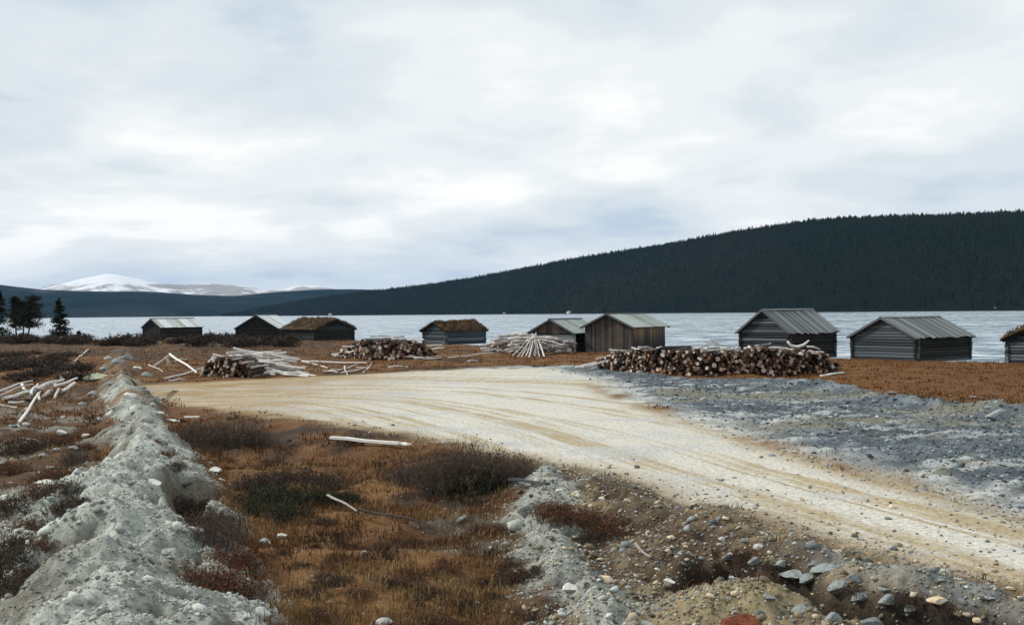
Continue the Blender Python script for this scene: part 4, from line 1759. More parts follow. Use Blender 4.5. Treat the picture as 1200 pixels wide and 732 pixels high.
def shrub(px, py, sc, kind, label, group=None, z=-0.2, sq=1.0):
    x, y = spot(px, py)
    ms, ml = random.choice(SHRUB[kind])
    root = empty('shrub', (x, y, zat(x, y, False) - 0.02), random.uniform(0, 6.28))
    root.scale = (sc, sc, sc * sq)
    tag(root, label, 'shrub', group)
    link('stem', ms, None, root)['kind'] = 'stuff'
    link('foliage', ml, None, root)


r_ = random.Random(12)
for (px, py, sc) in ((248, 522, 1.0), (272, 524, 1.15), (296, 522, 0.8), (230, 516, 0.8)):
    shrub(px, py, sc, 'bare', 'leafless brown bush in the thicket beside the spoil bank', 'thicket beside the spoil bank')
for (px, py, sc) in ((478, 566, 0.75), (505, 572, 0.85), (532, 570, 1.0), (562, 568, 1.1), (588, 564, 0.9), (612, 560, 0.6), (515, 556, 0.75), (550, 553, 0.85)):
    shrub(px, py, sc, 'bare', 'leafless dark bush in the middle thicket below the road', 'middle thicket below the road')
for (px, py, sc) in ((560, 574, 0.8), (540, 577, 0.6), (578, 574, 0.6)):
    shrub(px, py, sc, 'green', 'dark green low bush within the middle thicket', 'green bushes of the middle thicket', sq=1.2)
for (px, py, sc) in ((312, 588, 0.8), (330, 594, 0.85), (352, 590, 0.75), (296, 604, 0.6), (380, 589, 0.6), (335, 606, 0.6), (405, 588, 0.5)):
    shrub(px, py, sc, 'green', 'low dark green juniper in the heath right of the bank', 'junipers in the heath')
for (px, py, sc) in ((300, 572, 1.0), (325, 568, 1.1), (350, 566, 1.1), (375, 568, 0.9), (385, 572, 0.9), (318, 545, 0.55)):
    shrub(px, py, sc, 'heather', 'brown heather bush behind the junipers', 'heather behind the junipers')
for (px, py, sc) in ((245, 682, 0.8), (270, 660, 0.8), (262, 690, 0.7), (285, 672, 0.9), (292, 700, 0.7)):
    shrub(px, py, sc, 'rust', 'rusty brown heather at the right foot of the near bank', 'heather at the right foot of the bank', -0.3)
for (px, py, sc) in ((225, 606, 0.8), (240, 618, 0.8), (210, 590, 0.6), (232, 596, 0.7)):
    shrub(px, py, sc, 'heather', 'dark heather in the hollow cut into the bank', 'heather in the hollow of the bank', -0.4)
for (px, py, sc) in ((20, 530, 1.1), (45, 525, 1.0), (70, 520, 0.9), (15, 555, 1.0), (52, 580, 0.8), (80, 575, 0.7), (10, 600, 1.0),
                     (8, 690, 0.9), (24, 680, 0.8), (5, 665, 0.8), (75, 600, 0.6), (25, 640, 0.7)):
    shrub(px, py, sc, r_.choice(['heather', 'heather', 'rust']), 'low heather clump on the stony ground left of the bank', 'heather left of the bank', 0.1)
for (px, py, sc) in ((60, 560, 0.7), (88, 545, 0.6), (100, 525, 0.6), (40, 620, 0.8), (20, 650, 0.8), (55, 640, 0.5), (90, 590, 0.5), (185, 520, 0.5),
                     (196, 535, 0.5), (205, 548, 0.5), (262, 625, 0.6), (255, 640, 0.6)):
    shrub(px, py, sc, r_.choice(['heather', 'bare', 'rust']), 'ragged dark bush rooted in the flank of the near bank', 'bushes in the flank of the near bank')
for (px, py, sc) in ((655, 608, 0.9), (672, 612, 1.0), (690, 616, 0.9), (705, 625, 0.8), (640, 600, 0.6), (728, 618, 0.6)):
    shrub(px, py, sc, 'rust', 'rusty heather growing beside the grey gravel ridge', 'heather beside the gravel ridge', -0.1)
for (px, py, sc) in ((905, 664, 0.35), (1000, 694, 0.35), (1070, 706, 0.4), (870, 652, 0.35), (1110, 716, 0.35)):
    shrub(px, py, sc, 'heather', 'small dark heather along the ditch edge', 'heather along the ditch', -0.2)
for k in range(44):
    shrub(r_.uniform(320, 640), r_.uniform(540 if k % 3 == 0 else 610, 735), r_.uniform(0.3, 0.6), r_.choice(['heather', 'heather', 'rust']),
          'small heather tussock in the near heath', 'tussocks of the near heath', -0.35, 0.8)
for k in range(60):   # dark belt of bushes by the far left shore
    px = r_.uniform(125, 345) if k < 36 else r_.uniform(-20, 110)
    py = r_.uniform(398.5, 407) if px > 110 else r_.uniform(399, 404)
    shrub(px, py, r_.uniform(0.9, 1.5), 'far', 'dark bush in the low belt along the far left shore', 'bushes along the far left shore', 0, 0.85)
for k in range(30):
    shrub(r_.uniform(-10, 95), r_.uniform(412, 447), r_.uniform(0.7, 1.1), 'far', 'low dark bush on the heath left of the bank',
          'bushes on the heath left of the bank', 0, 0.6)
shrub(66, 432, 0.9, 'green', 'olive green juniper on the heath near the left edge', None, 0)


def conifer(label, px, py, h, kind, seed, w=0.24, lean=0.0):
    g = np.random.default_rng(seed)
    x, y = at(px, py)
    z = zat(x, y, False)
    root = empty('spruce_tree' if kind == 'spruce' else 'pine_tree', (x, y, z - 0.1))
    tag(root, label, 'tree')
    # trunk
    k = 8
    zs = np.linspace(0, h * 0.97, k)
    cxs = lean * zs + 0.08 * np.sin(zs * 0.9 + seed)
    pts = np.stack([cxs, 0.05 * np.cos(zs * 1.3 + seed), zs], -1)
    r0 = 0.022 * h
    rad = r0 * (1 - zs / h) + 0.012
    sides = 8
    V = []
    for p, r in zip(pts, rad):
        for i in range(sides):
            a = 2 * math.pi * i / sides
            V.append((p[0] + math.cos(a) * r, p[1] + math.sin(a) * r, p[2]))
    Fq = [(j * sides + i, j * sides + (i + 1) % sides, (j + 1) * sides + (i + 1) % sides, (j + 1) * sides + i)
          for j in range(k - 1) for i in range(sides)]
    mt = np_mesh('trunk', V, Fq, True)
    set_col(mt, np.broadcast_to(C(0.05, 0.038, 0.03), (len(V), 3)))
    link('trunk', mt, M['twig'], root)
    S0, S1, L0 = [], [], []
    nb = 95 if kind == 'spruce' else 60
    for b in range(nb):
        if kind == 'spruce':
            t = g.uniform(0.05, 0.98)
            ln = h * w * (1 - t) ** 0.8 * g.uniform(0.6, 1.15) + 0.12
            droop = -0.28 + 0.55 * t
        else:
            t = g.uniform(0.28, 1.0)
            ln = h * w * (1.15 - 0.8 * abs(t - 0.55) * 1.6) * g.uniform(0.45, 1.1)
            droop = 0.15 + 0.3 * g.uniform(-1, 1)
        a = g.uniform(0, 2 * math.pi)
        zb = t * h * 0.97
        p0 = np.array([np.interp(zb, zs, pts[:, 0]), np.interp(zb, zs, pts[:, 1]), zb])
        d = np.array([math.cos(a), math.sin(a), droop])
        p1 = p0 + d * ln
        S0.append(p0)
        S1.append(p1)
        nl = int(60 if kind == 'spruce' else 90)
        u = g.uniform(0.15 if kind == 'spruce' else 0.35, 1.05, nl)[:, None]
        sp = 0.10 * ln + 0.05 if kind == 'spruce' else 0.20 * ln + 0.07
        L0.append(p0 + (p1 - p0) * u + g.normal(0, 1, (nl, 3)) * sp * [1, 1, 0.55])
    S0, S1 = np.array(S0), np.array(S1)
    V, Fc = prisms(S0, S1, np.full(nb, 0.025), np.full(nb, 0.008))
    mbr = np_mesh('branches', V, Fc)
    set_col(mbr, np.broadcast_to(C(0.04, 0.03, 0.022), (len(V), 3)))
    P = np.concatenate(L0)
    V, Fc = leaf_tris(P, g.uniform(0.10, 0.24, len(P)) * (h / 6.0) ** 0.5, g)
    mc = np_mesh('crown', V, Fc)
    cc = lerp(np.broadcast_to(C(0.006, 0.009, 0.005), (len(P), 3)), C(0.024, 0.031, 0.014), g.uniform(0, 1, len(P)) ** 1.5)
    set_col(mc, np.repeat(cc, 3, 0))
    co = link('crown', mc, M['leaf'], root)
    link('branches', mbr, M['twig'], co)


conifer('dense tall dark spruce cut off by the left picture edge', -2, 396, 8.6, 'spruce', 1, 0.30)
conifer('slender dark pine just right of the cut-off spruce', 19, 396, 7.0, 'pine', 2, 0.19)
conifer('bushy dark pine, middle one of the three left pines', 28, 396, 6.4, 'pine', 3, 0.25)
conifer('leaning bushy dark pine with a bare lower trunk', 33, 396.5, 7.0, 'pine', 4, 0.27, 0.13)
conifer('lone pointed spruce with open lower branches near the water', 70, 397, 7.9, 'spruce', 5, 0.24)
conifer('tiny young spruce on the shore right of the lone spruce', 92, 398, 2.4, 'spruce', 6, 0.26)
conifer('tiniest sapling on the shore near the bank end', 100, 399, 1.1, 'spruce', 7, 0.24)


# ------------------------------------------------------------------ grass
def build_grass(name, label, npts, per, dmin, dmax, ang, accept, hgt, seed, wk=0.0009):
    g = np.random.default_rng(seed)
    d = np.exp(g.uniform(math.log(dmin), math.log(dmax), npts))
    a = g.uniform(ang[0], ang[1], npts)
    X, Y = d * np.sin(a), d * np.cos(a)
    K = masks(X, Y)
    height(X, Y, K, False)
    pr, cols = accept(X, Y, K)
    ok = g.uniform(0, 1, npts) < pr
    X, Y, d, cols = X[ok], Y[ok], d[ok], cols[ok]
    n = len(X)
    X = np.repeat(X, per) + g.normal(0, 0.045, n * per) * (1 + np.repeat(d, per) / 30)
    Y = np.repeat(Y, per) + g.normal(0, 0.045, n * per) * (1 + np.repeat(d, per) / 30)
    dd = np.repeat(d, per)
    Z = height(X, Y, None, True)
    th = np.repeat(g.uniform(0.55, 1.25, n), per)
    hh = g.uniform(hgt[0], hgt[1], n * per) * th
    cc = np.repeat(cols, per, 0) * g.uniform(0.7, 1.3, (n * per, 1))
    V, Fc, cv = grass_blades(np.stack([X, Y, Z], -1), hh, np.maximum(0.007, dd * wk) * g.uniform(0.7, 1.3, n * per), cc, 0.95, seed)
    m = np_mesh(name, V, Fc)
    set_col(m, cv)
    o = link(name, m, M['grass'])
    tag(o, label, 'grass', kind='stuff')


def heath_cols(X, Y):
    n1 = fbm(X * 0.4, Y * 0.4, 3, 1201)
    n2 = fbm(X * 1.5, Y * 1.5, 3, 1211)
    c = lerp(np.broadcast_to(C(0.120, 0.058, 0.022), X.shape + (3,)), C(0.225, 0.140, 0.060), sstep(-0.2, 0.5, n1 + 0.4 * n2))
    c = lerp(c, C(0.045, 0.030, 0.018), sstep(0.0, 0.45, n2 - 0.3 * n1) * 0.85)
    return c


def acc_heath(X, Y, K):
    bare = np.clip(K['road'] * 1.0 + K['grav'] * 1.0 + sstep(0.05, 0.3, K['mound']) + K['emb'] * 0.93
                   + (1 - sstep(0.5, 1.0, K['gridge_d'])), 0, 1)
    edge = sstep(0.0, 1.6, K['road_d'])
    lf = 1 - 0.6 * sstep(0.6, 2.0, K['mound_lat']) * (1 - sstep(40, 60, Y))
    clump = 0.12 + 0.88 * sstep(-0.25, 0.25, fbm(X * 0.9, Y * 0.9, 3, 1301))
    return (1 - bare) * (0.15 + 0.85 * edge) * lf * clump * (K['shore'] > 1), heath_cols(X, Y)


build_grass('heath_grass', 'dry rusty grass of the heath between bank and road', 52000, 6, 8.5, 48, (-0.56, 0.5), acc_heath, (0.05, 0.17), 71)


def field_cols(X, Y):
    n1 = fbm(X * 0.15, Y * 0.4, 3, 1401)
    return lerp(np.broadcast_to(C(0.125, 0.051, 0.012), X.shape + (3,)), C(0.185, 0.088, 0.025), sstep(-0.1, 0.5, n1))


def acc_field(X, Y, K):
    bare = np.clip(K['road'] + K['grav'] + sstep(0.05, 0.3, K['mound']), 0, 1)
    return (1 - bare) * sstep(0.0, 1.5, K['road_d']) * (K['shore'] > 0.5), field_cols(X, Y)


build_grass('field_grass', 'short rust brown grass of the field before the huts', 26000, 4, 42, 190, (-0.56, 0.56), acc_field, (0.04, 0.13), 72, 0.0008)


# ------------------------------------------------------------------ gravel and stones
def ico():
    t = (1 + 5 ** 0.5) / 2
    v = np.array([(-1, t, 0), (1, t, 0), (-1, -t, 0), (1, -t, 0), (0, -1, t), (0, 1, t), (0, -1, -t), (0, 1, -t),
                  (t, 0, -1), (t, 0, 1), (-t, 0, -1), (-t, 0, 1)], float)
    v /= np.linalg.norm(v, axis=1, keepdims=True)
    f = np.array([(0, 11, 5), (0, 5, 1), (0, 1, 7), (0, 7, 10), (0, 10, 11), (1, 5, 9), (5, 11, 4), (11, 10, 2), (10, 7, 6),
                  (7, 1, 8), (3, 9, 4), (3, 4, 2), (3, 2, 6), (3, 6, 8), (3, 8, 9), (4, 9, 5), (2, 4, 11), (6, 2, 10),
                  (8, 6, 7), (9, 8, 1)])
    return v, f


IV, IF = ico()
OV = np.array([(1, 0, 0), (-1, 0, 0), (0, 1, 0), (0, -1, 0), (0, 0, 1), (0, 0, -1)], float)
OF = np.array([(0, 2, 4), (2, 1, 4), (1, 3, 4), (3, 0, 4), (2, 0, 5), (1, 2, 5), (3, 1, 5), (0, 3, 5)])


def build_gravel(name, label, npts, dmin, dmax, ang, accept, size, seed, flat=0.6, grain=False):
    g = np.random.default_rng(seed)
    BV, BF = (OV, OF) if grain else (IV, IF)
    kv = len(BV)
    d = np.exp(g.uniform(math.log(dmin), math.log(dmax), npts))
    a = g.uniform(ang[0], ang[1], npts)
    X, Y = d * np.sin(a), d * np.cos(a)
    K = masks(X, Y)
    height(X, Y, K, False)
    pr, cols = accept(X, Y, K, g)
    ok = g.uniform(0, 1, npts) < pr
    X, Y, d, cols = X[ok], Y[ok], d[ok], cols[ok]
    n = len(X)
    Z = height(X, Y, None, True)
    s = np.minimum(size[0] * np.exp(g.normal(0, size[1], n)), size[2]) * (0.7 + d / 40)
    jit = g.uniform(0.72, 1.25, (n, kv, 1))
    v = BV[None] * jit * np.stack([g.uniform(0.7, 1.4, n), g.uniform(0.7, 1.3, n), g.uniform(0.45, 0.9, n) * flat / 0.6], -1)[:, None]
    r = g.uniform(0, 6.28, n)
    c, q = np.cos(r)[:, None], np.sin(r)[:, None]
    tx = g.normal(0, 0.35, n)[:, None]
    vx = v[..., 0] * c - v[..., 1] * q
    vy = v[..., 0] * q + v[..., 1] * c
    vz = v[..., 2] + vx * tx
    V = np.stack([X[:, None] + vx * s[:, None], Y[:, None] + vy * s[:, None], (Z + 0.12 * s)[:, None] + vz * s[:, None]], -1)
    Fc = BF[None] + (np.arange(n) * kv)[:, None, None]
    m = np_mesh(name, V.reshape(-1, 3), Fc.reshape(-1, 3))
    set_col(m, np.repeat(cols * g.uniform(0.55, 1.35, (n, 1)), kv, 0))
    o = link(name, m, M['stone'])
    tag(o, label, 'gravel', kind='stuff')
    return n


def acc_bank(X, Y, K, g):
    u = K['mound']
    p = sstep(0.03, 0.25, u) * (1 - 0.7 * sstep(40, 70, K['mound_arc']))
    lf = sstep(0.6, 1.4, K['mound_lat']) * (1 - sstep(6, 11, K['mound_lat'])) * (1 - sstep(35, 50, Y)) * 0.5 * sstep(-0.1, 0.3, fbm(X * 0.8, Y * 0.8, 4, 311))
    ri = np.exp(-(K['gridge_d'] / 0.7) ** 2)
    c = lerp(np.broadcast_to(C(0.30, 0.32, 0.29), X.shape + (3,)), C(0.58, 0.59, 0.54), g.uniform(0, 1, len(X)) ** 3)
    dk = np.clip(0.75 * K['dirt'] + 0.8 * K['slump'], 0, 1) * sstep(0.0, 0.1, u)
    c = lerp(c, C(0.15, 0.14, 0.115), dk * 0.75)
    return np.clip((p + lf + 0.6 * ri) * (1 - 0.6 * dk), 0, 1), c


def acc_blue(X, Y, K, g):
    p = K['grav'] * (1 - K['road']) * (0.08 + 0.92 * sstep(0.3, 3, K['road_d']))
    c = lerp(np.broadcast_to(C(0.075, 0.093, 0.107), X.shape + (3,)), C(0.36, 0.41, 0.43), g.uniform(0, 1, len(X)) ** 4)
    return p, c


def acc_emb(X, Y, K, g):
    e = K['emb'] * (1 - K['road']) * (0.3 + 0.7 * sstep(0.1, 0.4, K['ditch_d']))
    ed = np.exp(-(K['road_d'] / 0.7) ** 2) * 0.35 * (Y < 40)
    he = (1 - sstep(18, 26, Y)) * sstep(-4, -2, X) * 0.10
    c = lerp(np.broadcast_to(C(0.17, 0.14, 0.09), X.shape + (3,)), C(0.55, 0.48, 0.36), g.uniform(0, 1, len(X)) ** 2.5)
    gry = g.uniform(0, 1, len(X)) < 0.35
    c = np.where(gry[:, None], c.mean(axis=1, keepdims=True) * C(0.95, 1.05, 1.05), c)
    return np.clip(e + ed + he, 0, 1), c


NG = [build_gravel('slate_grit', 'fine blue grey grit right of the road', 60000, 12, 60, (0.0, 0.56), acc_blue, (0.013, 0.5, 0.05), 86, grain=True),
      build_gravel('bank_grit', 'fine grey green grit on the spoil bank', 70000, 8, 36, (-0.56, 0.2), acc_bank, (0.012, 0.5, 0.04), 84, grain=True),
      build_gravel('road_bank_grit', 'fine tan grit on the road embankment', 70000, 8.5, 30, (-0.3, 0.56), acc_emb, (0.012, 0.5, 0.035), 85, grain=True),
      build_gravel('bank_gravel', 'grey green gravel and rubble covering the spoil bank', 26000, 8, 60, (-0.56, 0.2), acc_bank, (0.016, 0.65, 0.13), 81),
      build_gravel('slate_rubble', 'blue grey slate rubble right of the road', 15000, 12, 75, (0.0, 0.56), acc_blue, (0.017, 0.6, 0.12), 82, 0.5),
      build_gravel('road_bank_gravel', 'tan and pale gravel on the road embankment', 24000, 8.5, 40, (-0.3, 0.56), acc_emb, (0.018, 0.55, 0.10), 83)]


def rock_mesh(seed, mat, flat=0.65, cut=0.25):
    import bmesh
    g = np.random.default_rng(seed)
    bm = bmesh.new()
    bmesh.ops.create_icosphere(bm, subdivisions=3, radius=1.0)
    planes = g.normal(size=(15, 3))
    planes /= np.linalg.norm(planes, axis=1, keepdims=True)
    off = g.uniform(0.52, 0.88, 15)
    for v in bm.verts:
        p = np.array(v.co)
        for n_, d_ in zip(planes, off):
            e = p @ n_ - d_
            if e > 0:
                p = p - n_ * e
        p = p * (1 + 0.05 * math.sin(5 * p[0] + seed) * math.cos(4 * p[1]))
        v.co = (p[0] * 1.15, p[1] * 0.9, p[2] * flat)
    m = bpy.data.meshes.new('rock')
    bm.to_mesh(m)
    bm.free()
    m.materials.append(mat)
    return m


RM = {
    'pale': mat_plain_noise('pale_rock', [(0.3, (0.42, 0.43, 0.40)), (0.7, (0.68, 0.69, 0.65))], 4.0, bump=(0.4, 0.05)),
    'tan': mat_plain_noise('tan_rock', [(0.3, (0.46, 0.33, 0.18)), (0.55, (0.62, 0.52, 0.38)), (0.7, (0.72, 0.68, 0.6))], 1.6, bump=(0.4, 0.05)),
    'grey': mat_plain_noise('grey_rock', [(0.3, (0.15, 0.17, 0.17)), (0.7, (0.34, 0.37, 0.36))], 3.0, bump=(0.5, 0.08)),
    'green': mat_plain_noise('lichen_rock', [(0.3, (0.22, 0.25, 0.17)), (0.7, (0.42, 0.45, 0.33))], 3.0, bump=(0.5, 0.08)),
    'rust': mat_plain_noise('rust_rock', [(0.3, (0.07, 0.02, 0.012)), (0.7, (0.21, 0.06, 0.028))], 3.0, bump=(0.5, 0.08)),
    'blue': mat_plain_noise('slate_rock', [(0.3, (0.17, 0.20, 0.23)), (0.7, (0.38, 0.42, 0.45))], 3.0, bump=(0.5, 0.08)),
}
RMESH = {k: [rock_mesh(900 + 10 * i + j, m, fl) for j, fl in enumerate((0.7, 0.5, 0.6))] for i, (k, m) in enumerate(RM.items())}


def rock(px, py, wpx, kind, label, group=None, z=0.0, tall=1.0, var=None, rz=None):
    x, y = spot(px, py)
    s = wpx / F * y / 2 / 1.05
    o = bpy.data.objects.new('rock', RMESH[kind][var if var is not None else random.randrange(3)])
    COL.objects.link(o)
    o.location = (x, y, zat(x, y) + s * 0.12 * tall)
    o.rotation_euler = (random.uniform(-.2, .2), random.uniform(-.2, .2), random.uniform(-0.5, 0.5) if rz is None else rz)
    o.scale = (s, s, s * tall)
    tag(o, label, 'rock', group)


rock(112, 446, 34, 'green', 'large lichen green boulder half buried on the spoil bank', None, 0.5, 0.9, 1)
rock(307, 722, 26, 'pale', 'pale rounded boulder at the right foot of the near bank', None, -0.3, 1.3, 0)
rock(452, 730, 24, 'pale', 'pale stone cut by the lower picture edge', None, -0.3, 0.9, 0)
rock(330, 629, 17, 'pale', 'small white stone lying in the heath near the bank', None, -0.3)
rock(312, 637, 18, 'pale', 'white stone just left of the small heath stone', None, -0.3)
rock(711, 680, 22, 'tan', 'smooth cream and yellow stone on the gravel ridge', None, 0.1, 1.0, 0)
rock(668, 690, 28, 'pale', 'flat whitish stone left of the yellow stone', None, 0.1, 0.6, 1)
rock(784, 684, 20, 'pale', 'white angular stone right of the yellow stone', None, 0.0, 0.9)
rock(833, 700, 13, 'tan', 'small tan stone in the near gravel heap', None, 0.1)
rock(862, 694, 12, 'tan', 'small reddish tan stone at the back of the gravel heap', None, 0.1)
rock(768, 716, 16, 'grey', 'grey stone in front of the gravel heap', None, -0.1)
rock(757, 733, 22, 'pale', 'pale stone at the bottom edge below the heap', None, -0.1)
rock(865, 738, 66, 'rust', 'rust red boulder cut by the bottom picture edge', None, 0.0, 0.8, 2, 0)
rock(1100, 704, 26, 'tan', 'reddish brown flat stone beside the road shoulder', None, 0, 0.7, 1)
rock(1125, 721, 14, 'tan', 'orange tan stone at lower right', None, 0)
rock(1147, 727, 13, 'tan', 'pale tan stone at the lower right, beside the orange one', None, 0)
rock(1098, 677, 18, 'grey', 'striped grey stone lying on the road shoulder', None, 0, 0.7)
rock(1184, 692, 12, 'tan', 'small tan stone near the right edge of the road', None, 0)
rock(1158, 701, 20, 'grey', 'flat brownish slab on the road shoulder', None, 0, 0.45, 1)
rock(930, 672, 46, 'grey', 'large slanting grey slab over the ditch', None, 0.1, 0.55, 1, 0.4)
rock(970, 668, 40, 'grey', 'second grey slab right of the slanting one over the ditch', None, 0.1, 0.6, 2)
rock(1020, 735, 52, 'grey', 'mossy grey boulder in the ditch at the bottom edge', None, -0.3, 0.9, 0)
rock(890, 640, 15, 'pale', 'pale flat stone on the dark soil above the ditch', None, 0)
rock(787, 630, 13, 'tan', 'small cream stone on the dark embankment', None, 0)
rock(656, 576, 12, 'pale', 'left of two white stones at the top of the gravel ridge', None, 0.1)
rock(675, 581, 11, 'pale', 'right of two white stones at the top of the gravel ridge', None, 0.1)
rock(617, 601, 24, 'grey', 'grey boulder at the left side of the gravel ridge', None, 0.1, 1.1, 0)
rock(178, 566, 30, 'pale', 'pale slab over the hollow in the bank', None, 0.7, 0.5, 1, 0.1)
rock(230, 622, 22, 'pale', 'white stone low on the right flank of the bank', None, 0.2, 0.8)
rock(252, 552, 20, 'pale', 'pale stone on the outer lip of the hollow', None, 0.1, 0.9)
rock(260, 563, 10, 'pale', 'small white stone outside the hollow', None, -0.1)
rock(203, 494, 24, 'pale', 'long white stone on the right shoulder of the bank', None, 0.2, 0.5, 1)
rock(72, 508, 16, 'pale', 'pale round stone left of the bank crest', None, 0.3, 1.0)
rock(100, 511, 12, 'pale', 'small pale stone by the bank crest', None, 0.3)
rock(52, 566, 28, 'pale', 'flat pale stone on the left slope of the bank', None, 0.2, 0.5, 1)
rock(3, 585, 24, 'pale', 'white stone at the left picture edge', None, 0.2, 0.7)
rock(963, 485, 28, 'blue', 'flat blue grey slab standing out of the rubble', None, 0, 0.6, 1)
rock(1178, 545, 26, 'blue', 'flat pale slab on the rubble near the right edge', None, 0, 0.45, 1, 0)
rock(941, 450, 13, 'blue', 'pale pointed stone on the far rim of the rubble', None, 0.1, 1.2)
rock(1043, 461, 14, 'blue', 'pale flat slab on the rubble rim before the grass', None, 0.1, 0.5)
rock(1197, 595, 14, 'blue', 'pale stone at the right edge beside the road', None, 0, 0.9)
rock(1158, 477, 14, 'grey', 'dark round stone at the grass edge on the right', None, 0.2, 0.9)
rock(1170, 490, 40, 'grey', 'dark mound of rock on the rubble near the right edge', None, 0, 0.8, 0)
r_ = random.Random(79)
for (px, py, w) in ((852, 654, 16), (884, 659, 20), (915, 664, 24), (948, 682, 28), (985, 690, 30), (1010, 700, 26), (1040, 708, 30), (1068, 716, 22),
                    (1000, 680, 18), (955, 660, 16), (1035, 692, 16), (900, 700, 18), (940, 716, 24), (975, 728, 26)):
    rock(px, py, w, 'grey', 'angular grey block along the dark ditch', 'grey blocks along the ditch', None, r_.uniform(0.7, 1.1))
r_ = random.Random(78)
for (px, py, w) in ((150, 424, 18), (138, 431, 20), (161, 433, 16), (122, 434, 15), (172, 441, 18), (150, 443, 22), (131, 452, 20), (165, 455, 18),
                    (183, 470, 16), (152, 466, 24), (108, 462, 18), (96, 474, 14), (188, 486, 14), (118, 492, 18), (142, 425, 14), (127, 421, 13)):
    rock(px, py, w * 0.75, r_.choice(['grey', 'pale', 'grey']), 'grey clod of rubble on the far part of the spoil bank', 'clods on the far bank', None, r_.uniform(0.9, 1.4))
r_ = random.Random(77)
for k in range(26):
    rock(r_.uniform(640, 860), r_.uniform(575, 660), r_.uniform(5, 9), r_.choice(['pale', 'tan', 'tan', 'grey']),
         'fist sized stone scattered over the brown road embankment', 'stones on the embankment')
for k in range(22):
    rock(r_.uniform(0, 100), r_.uniform(490, 600), r_.uniform(6, 13), r_.choice(['pale', 'grey', 'grey']),
         'loose stone among heather left of the bank', 'stones left of the bank', None, 0.15) if False else \
        rock(r_.uniform(0, 100), r_.uniform(490, 600), r_.uniform(6, 13), r_.choice(['pale', 'grey', 'grey']),
             'loose stone among heather left of the bank', 'stones left of the bank', 0.1)
for k in range(26):
    rock(r_.uniform(830, 1195), r_.uniform(460, 590), r_.uniform(5, 11), r_.choice(['blue', 'blue', 'grey']),
         'loose slate piece on the blue grey rubble', 'loose slates on the rubble')


# ------------------------------------------------------------------ cabins across the lake
M['cabin_w'] = mat_plain_noise('cabin_paint', [(0.3, (0.6, 0.62, 0.62)), (0.7, (0.8, 0.8, 0.8))], 0.5)
M['cabin_r'] = mat_plain_noise('cabin_roof', [(0.3, (0.25, 0.27, 0.28)), (0.7, (0.45, 0.47, 0.48))], 0.5)


def cabin(label, px, dist_off, w, l, h, rz):
    d = float(f_near(np.array([px]))[0]) + dist_off
    x = (px - 600) / F * d
    z = float(np.interp(dist_off, [0, 40, 120], [WATER_Z, 3.0, 14.0])) - 1
    root = empty('cabin', (x, d, z), rz)
    tag(root, label, 'cabin')
    mb = MB()
    mb.add([(-w / 2, -l / 2, 0), (w / 2, -l / 2, 0), (w / 2, l / 2, 0), (-w / 2, l / 2, 0), (-w / 2, -l / 2, h), (w / 2, -l / 2, h),
            (w / 2, l / 2, h), (-w / 2, l / 2, h), (0, -l / 2, h * 1.6), (0, l / 2, h * 1.6)],
           [(0, 1, 5, 8, 4), (2, 3, 7, 9, 6), (1, 2, 6, 5), (3, 0, 4, 7), (0, 3, 2, 1)])
    link('wall', mb.mesh('wall', [M['cabin_w']]), None, root)
    mb = MB()
    for s in (-1, 1):
        e = w / 2 * 1.15
        z0, z1 = h * 1.62 + 0.15, h * 1.62 - h * 0.6 * 1.15 + 0.15
        v = [(0, -l / 2 - .4, z0), (s * e, -l / 2 - .4, z1), (s * e, l / 2 + .4, z1), (0, l / 2 + .4, z0)]
        mb.add(v + [(a, b, c - 0.2) for a, b, c in v], [(0, 1, 2, 3), (7, 6, 5, 4), (0, 4, 5, 1), (1, 5, 6, 2), (2, 6, 7, 3), (3, 7, 4, 0)])
    link('roof', mb.mesh('roof', [M['cabin_r']]), None, root)


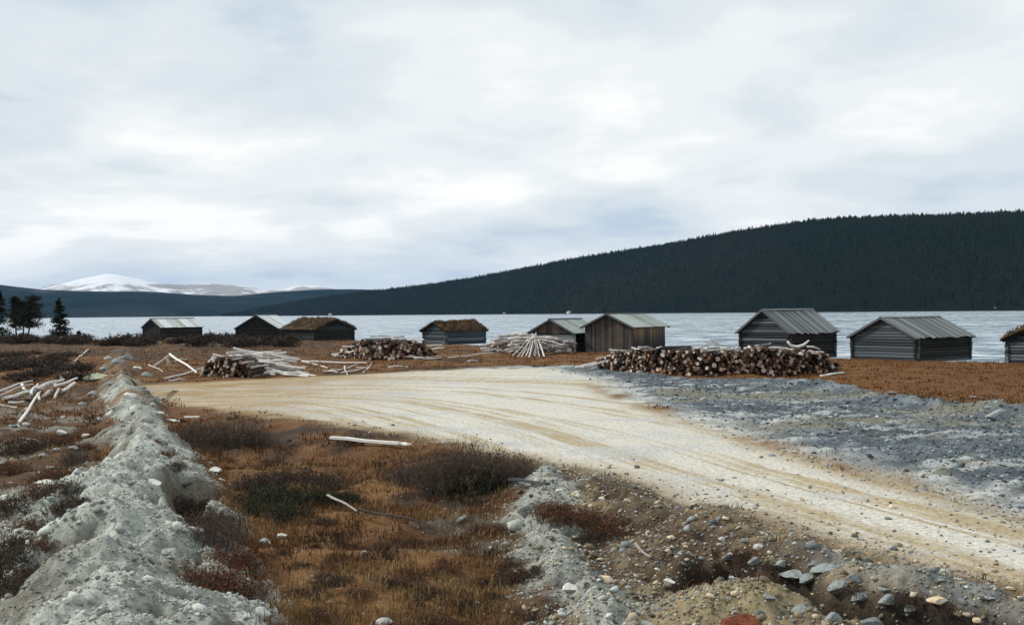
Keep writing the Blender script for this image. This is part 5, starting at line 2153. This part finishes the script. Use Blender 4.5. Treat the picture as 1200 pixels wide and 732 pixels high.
cabin('white cabin on the far shore above the low open hut', 667, 22, 9, 8, 3.2, 0.5)
cabin('tiny grey white cabin on the far shore above the turf hut', 591, 24, 6, 6, 2.2, 0.2)
cabin('small pale cabin on the far shore above the turf roofs', 387, 30, 9, 8, 3, 1.2)
cabin('larger pale cabin on the far shore near the right edge', 1168, 22, 9, 7, 3.2, 1.2)
cabin('small pale cabin right beside the larger one at right edge', 1189, 20, 5, 5, 2.4, 0.6)


# ------------------------------------------------------------------ haze
def build_haze():
    mat = bpy.data.materials.new('haze_air')
    mat.use_nodes = True
    n, l = mat.node_tree.nodes, mat.node_tree.links
    n.clear()
    out = n.new('ShaderNodeOutputMaterial')
    pv = n.new('ShaderNodeVolumePrincipled')
    pv.inputs['Color'].default_value = (0.27, 0.55, 1.0, 1)
    pv.inputs['Density'].default_value = 1.7e-5
    pv.inputs['Anisotropy'].default_value = 0.0
    l.new(pv.outputs[0], out.inputs['Volume'])
    mb = MB()
    mb.box(-14000, 14000, -4000, 19000, -8, 720)
    o = link('haze', mb.mesh('haze', [mat]))
    tag(o, 'thin blue haze over the lake and hills', 'haze', kind='stuff')


build_haze()
def ordinals():
    """where a few look-alikes share a label, say which one by counting from the left"""
    words = ['first', 'second', 'third', 'fourth', 'fifth', 'sixth', 'seventh', 'eighth', 'ninth', 'tenth', 'eleventh', 'twelfth']
    by = {}
    bpy.context.view_layer.update()
    for o in bpy.data.objects:
        if o.parent is None and o.get('label') and o.get('group'):
            by.setdefault(o['label'], []).append(o)
    for lab, obs in by.items():
        if 2 <= len(obs) <= 12:
            obs.sort(key=lambda o: o.matrix_world.translation.x / o.matrix_world.translation.y)
            for i, o in enumerate(obs):
                tail = 'leftmost' if i == 0 else 'rightmost' if i == len(obs) - 1 else words[i] + ' from left'
                o['label'] = lab + ', ' + tail


ordinals()
print('OBJS', len(bpy.data.objects), 'gravel', NG, 'logs', len(LOGS),
      'tris', sum(len(o.data.loops) - 2 * len(o.data.polygons) for o in bpy.data.objects if o.type == 'MESH'))
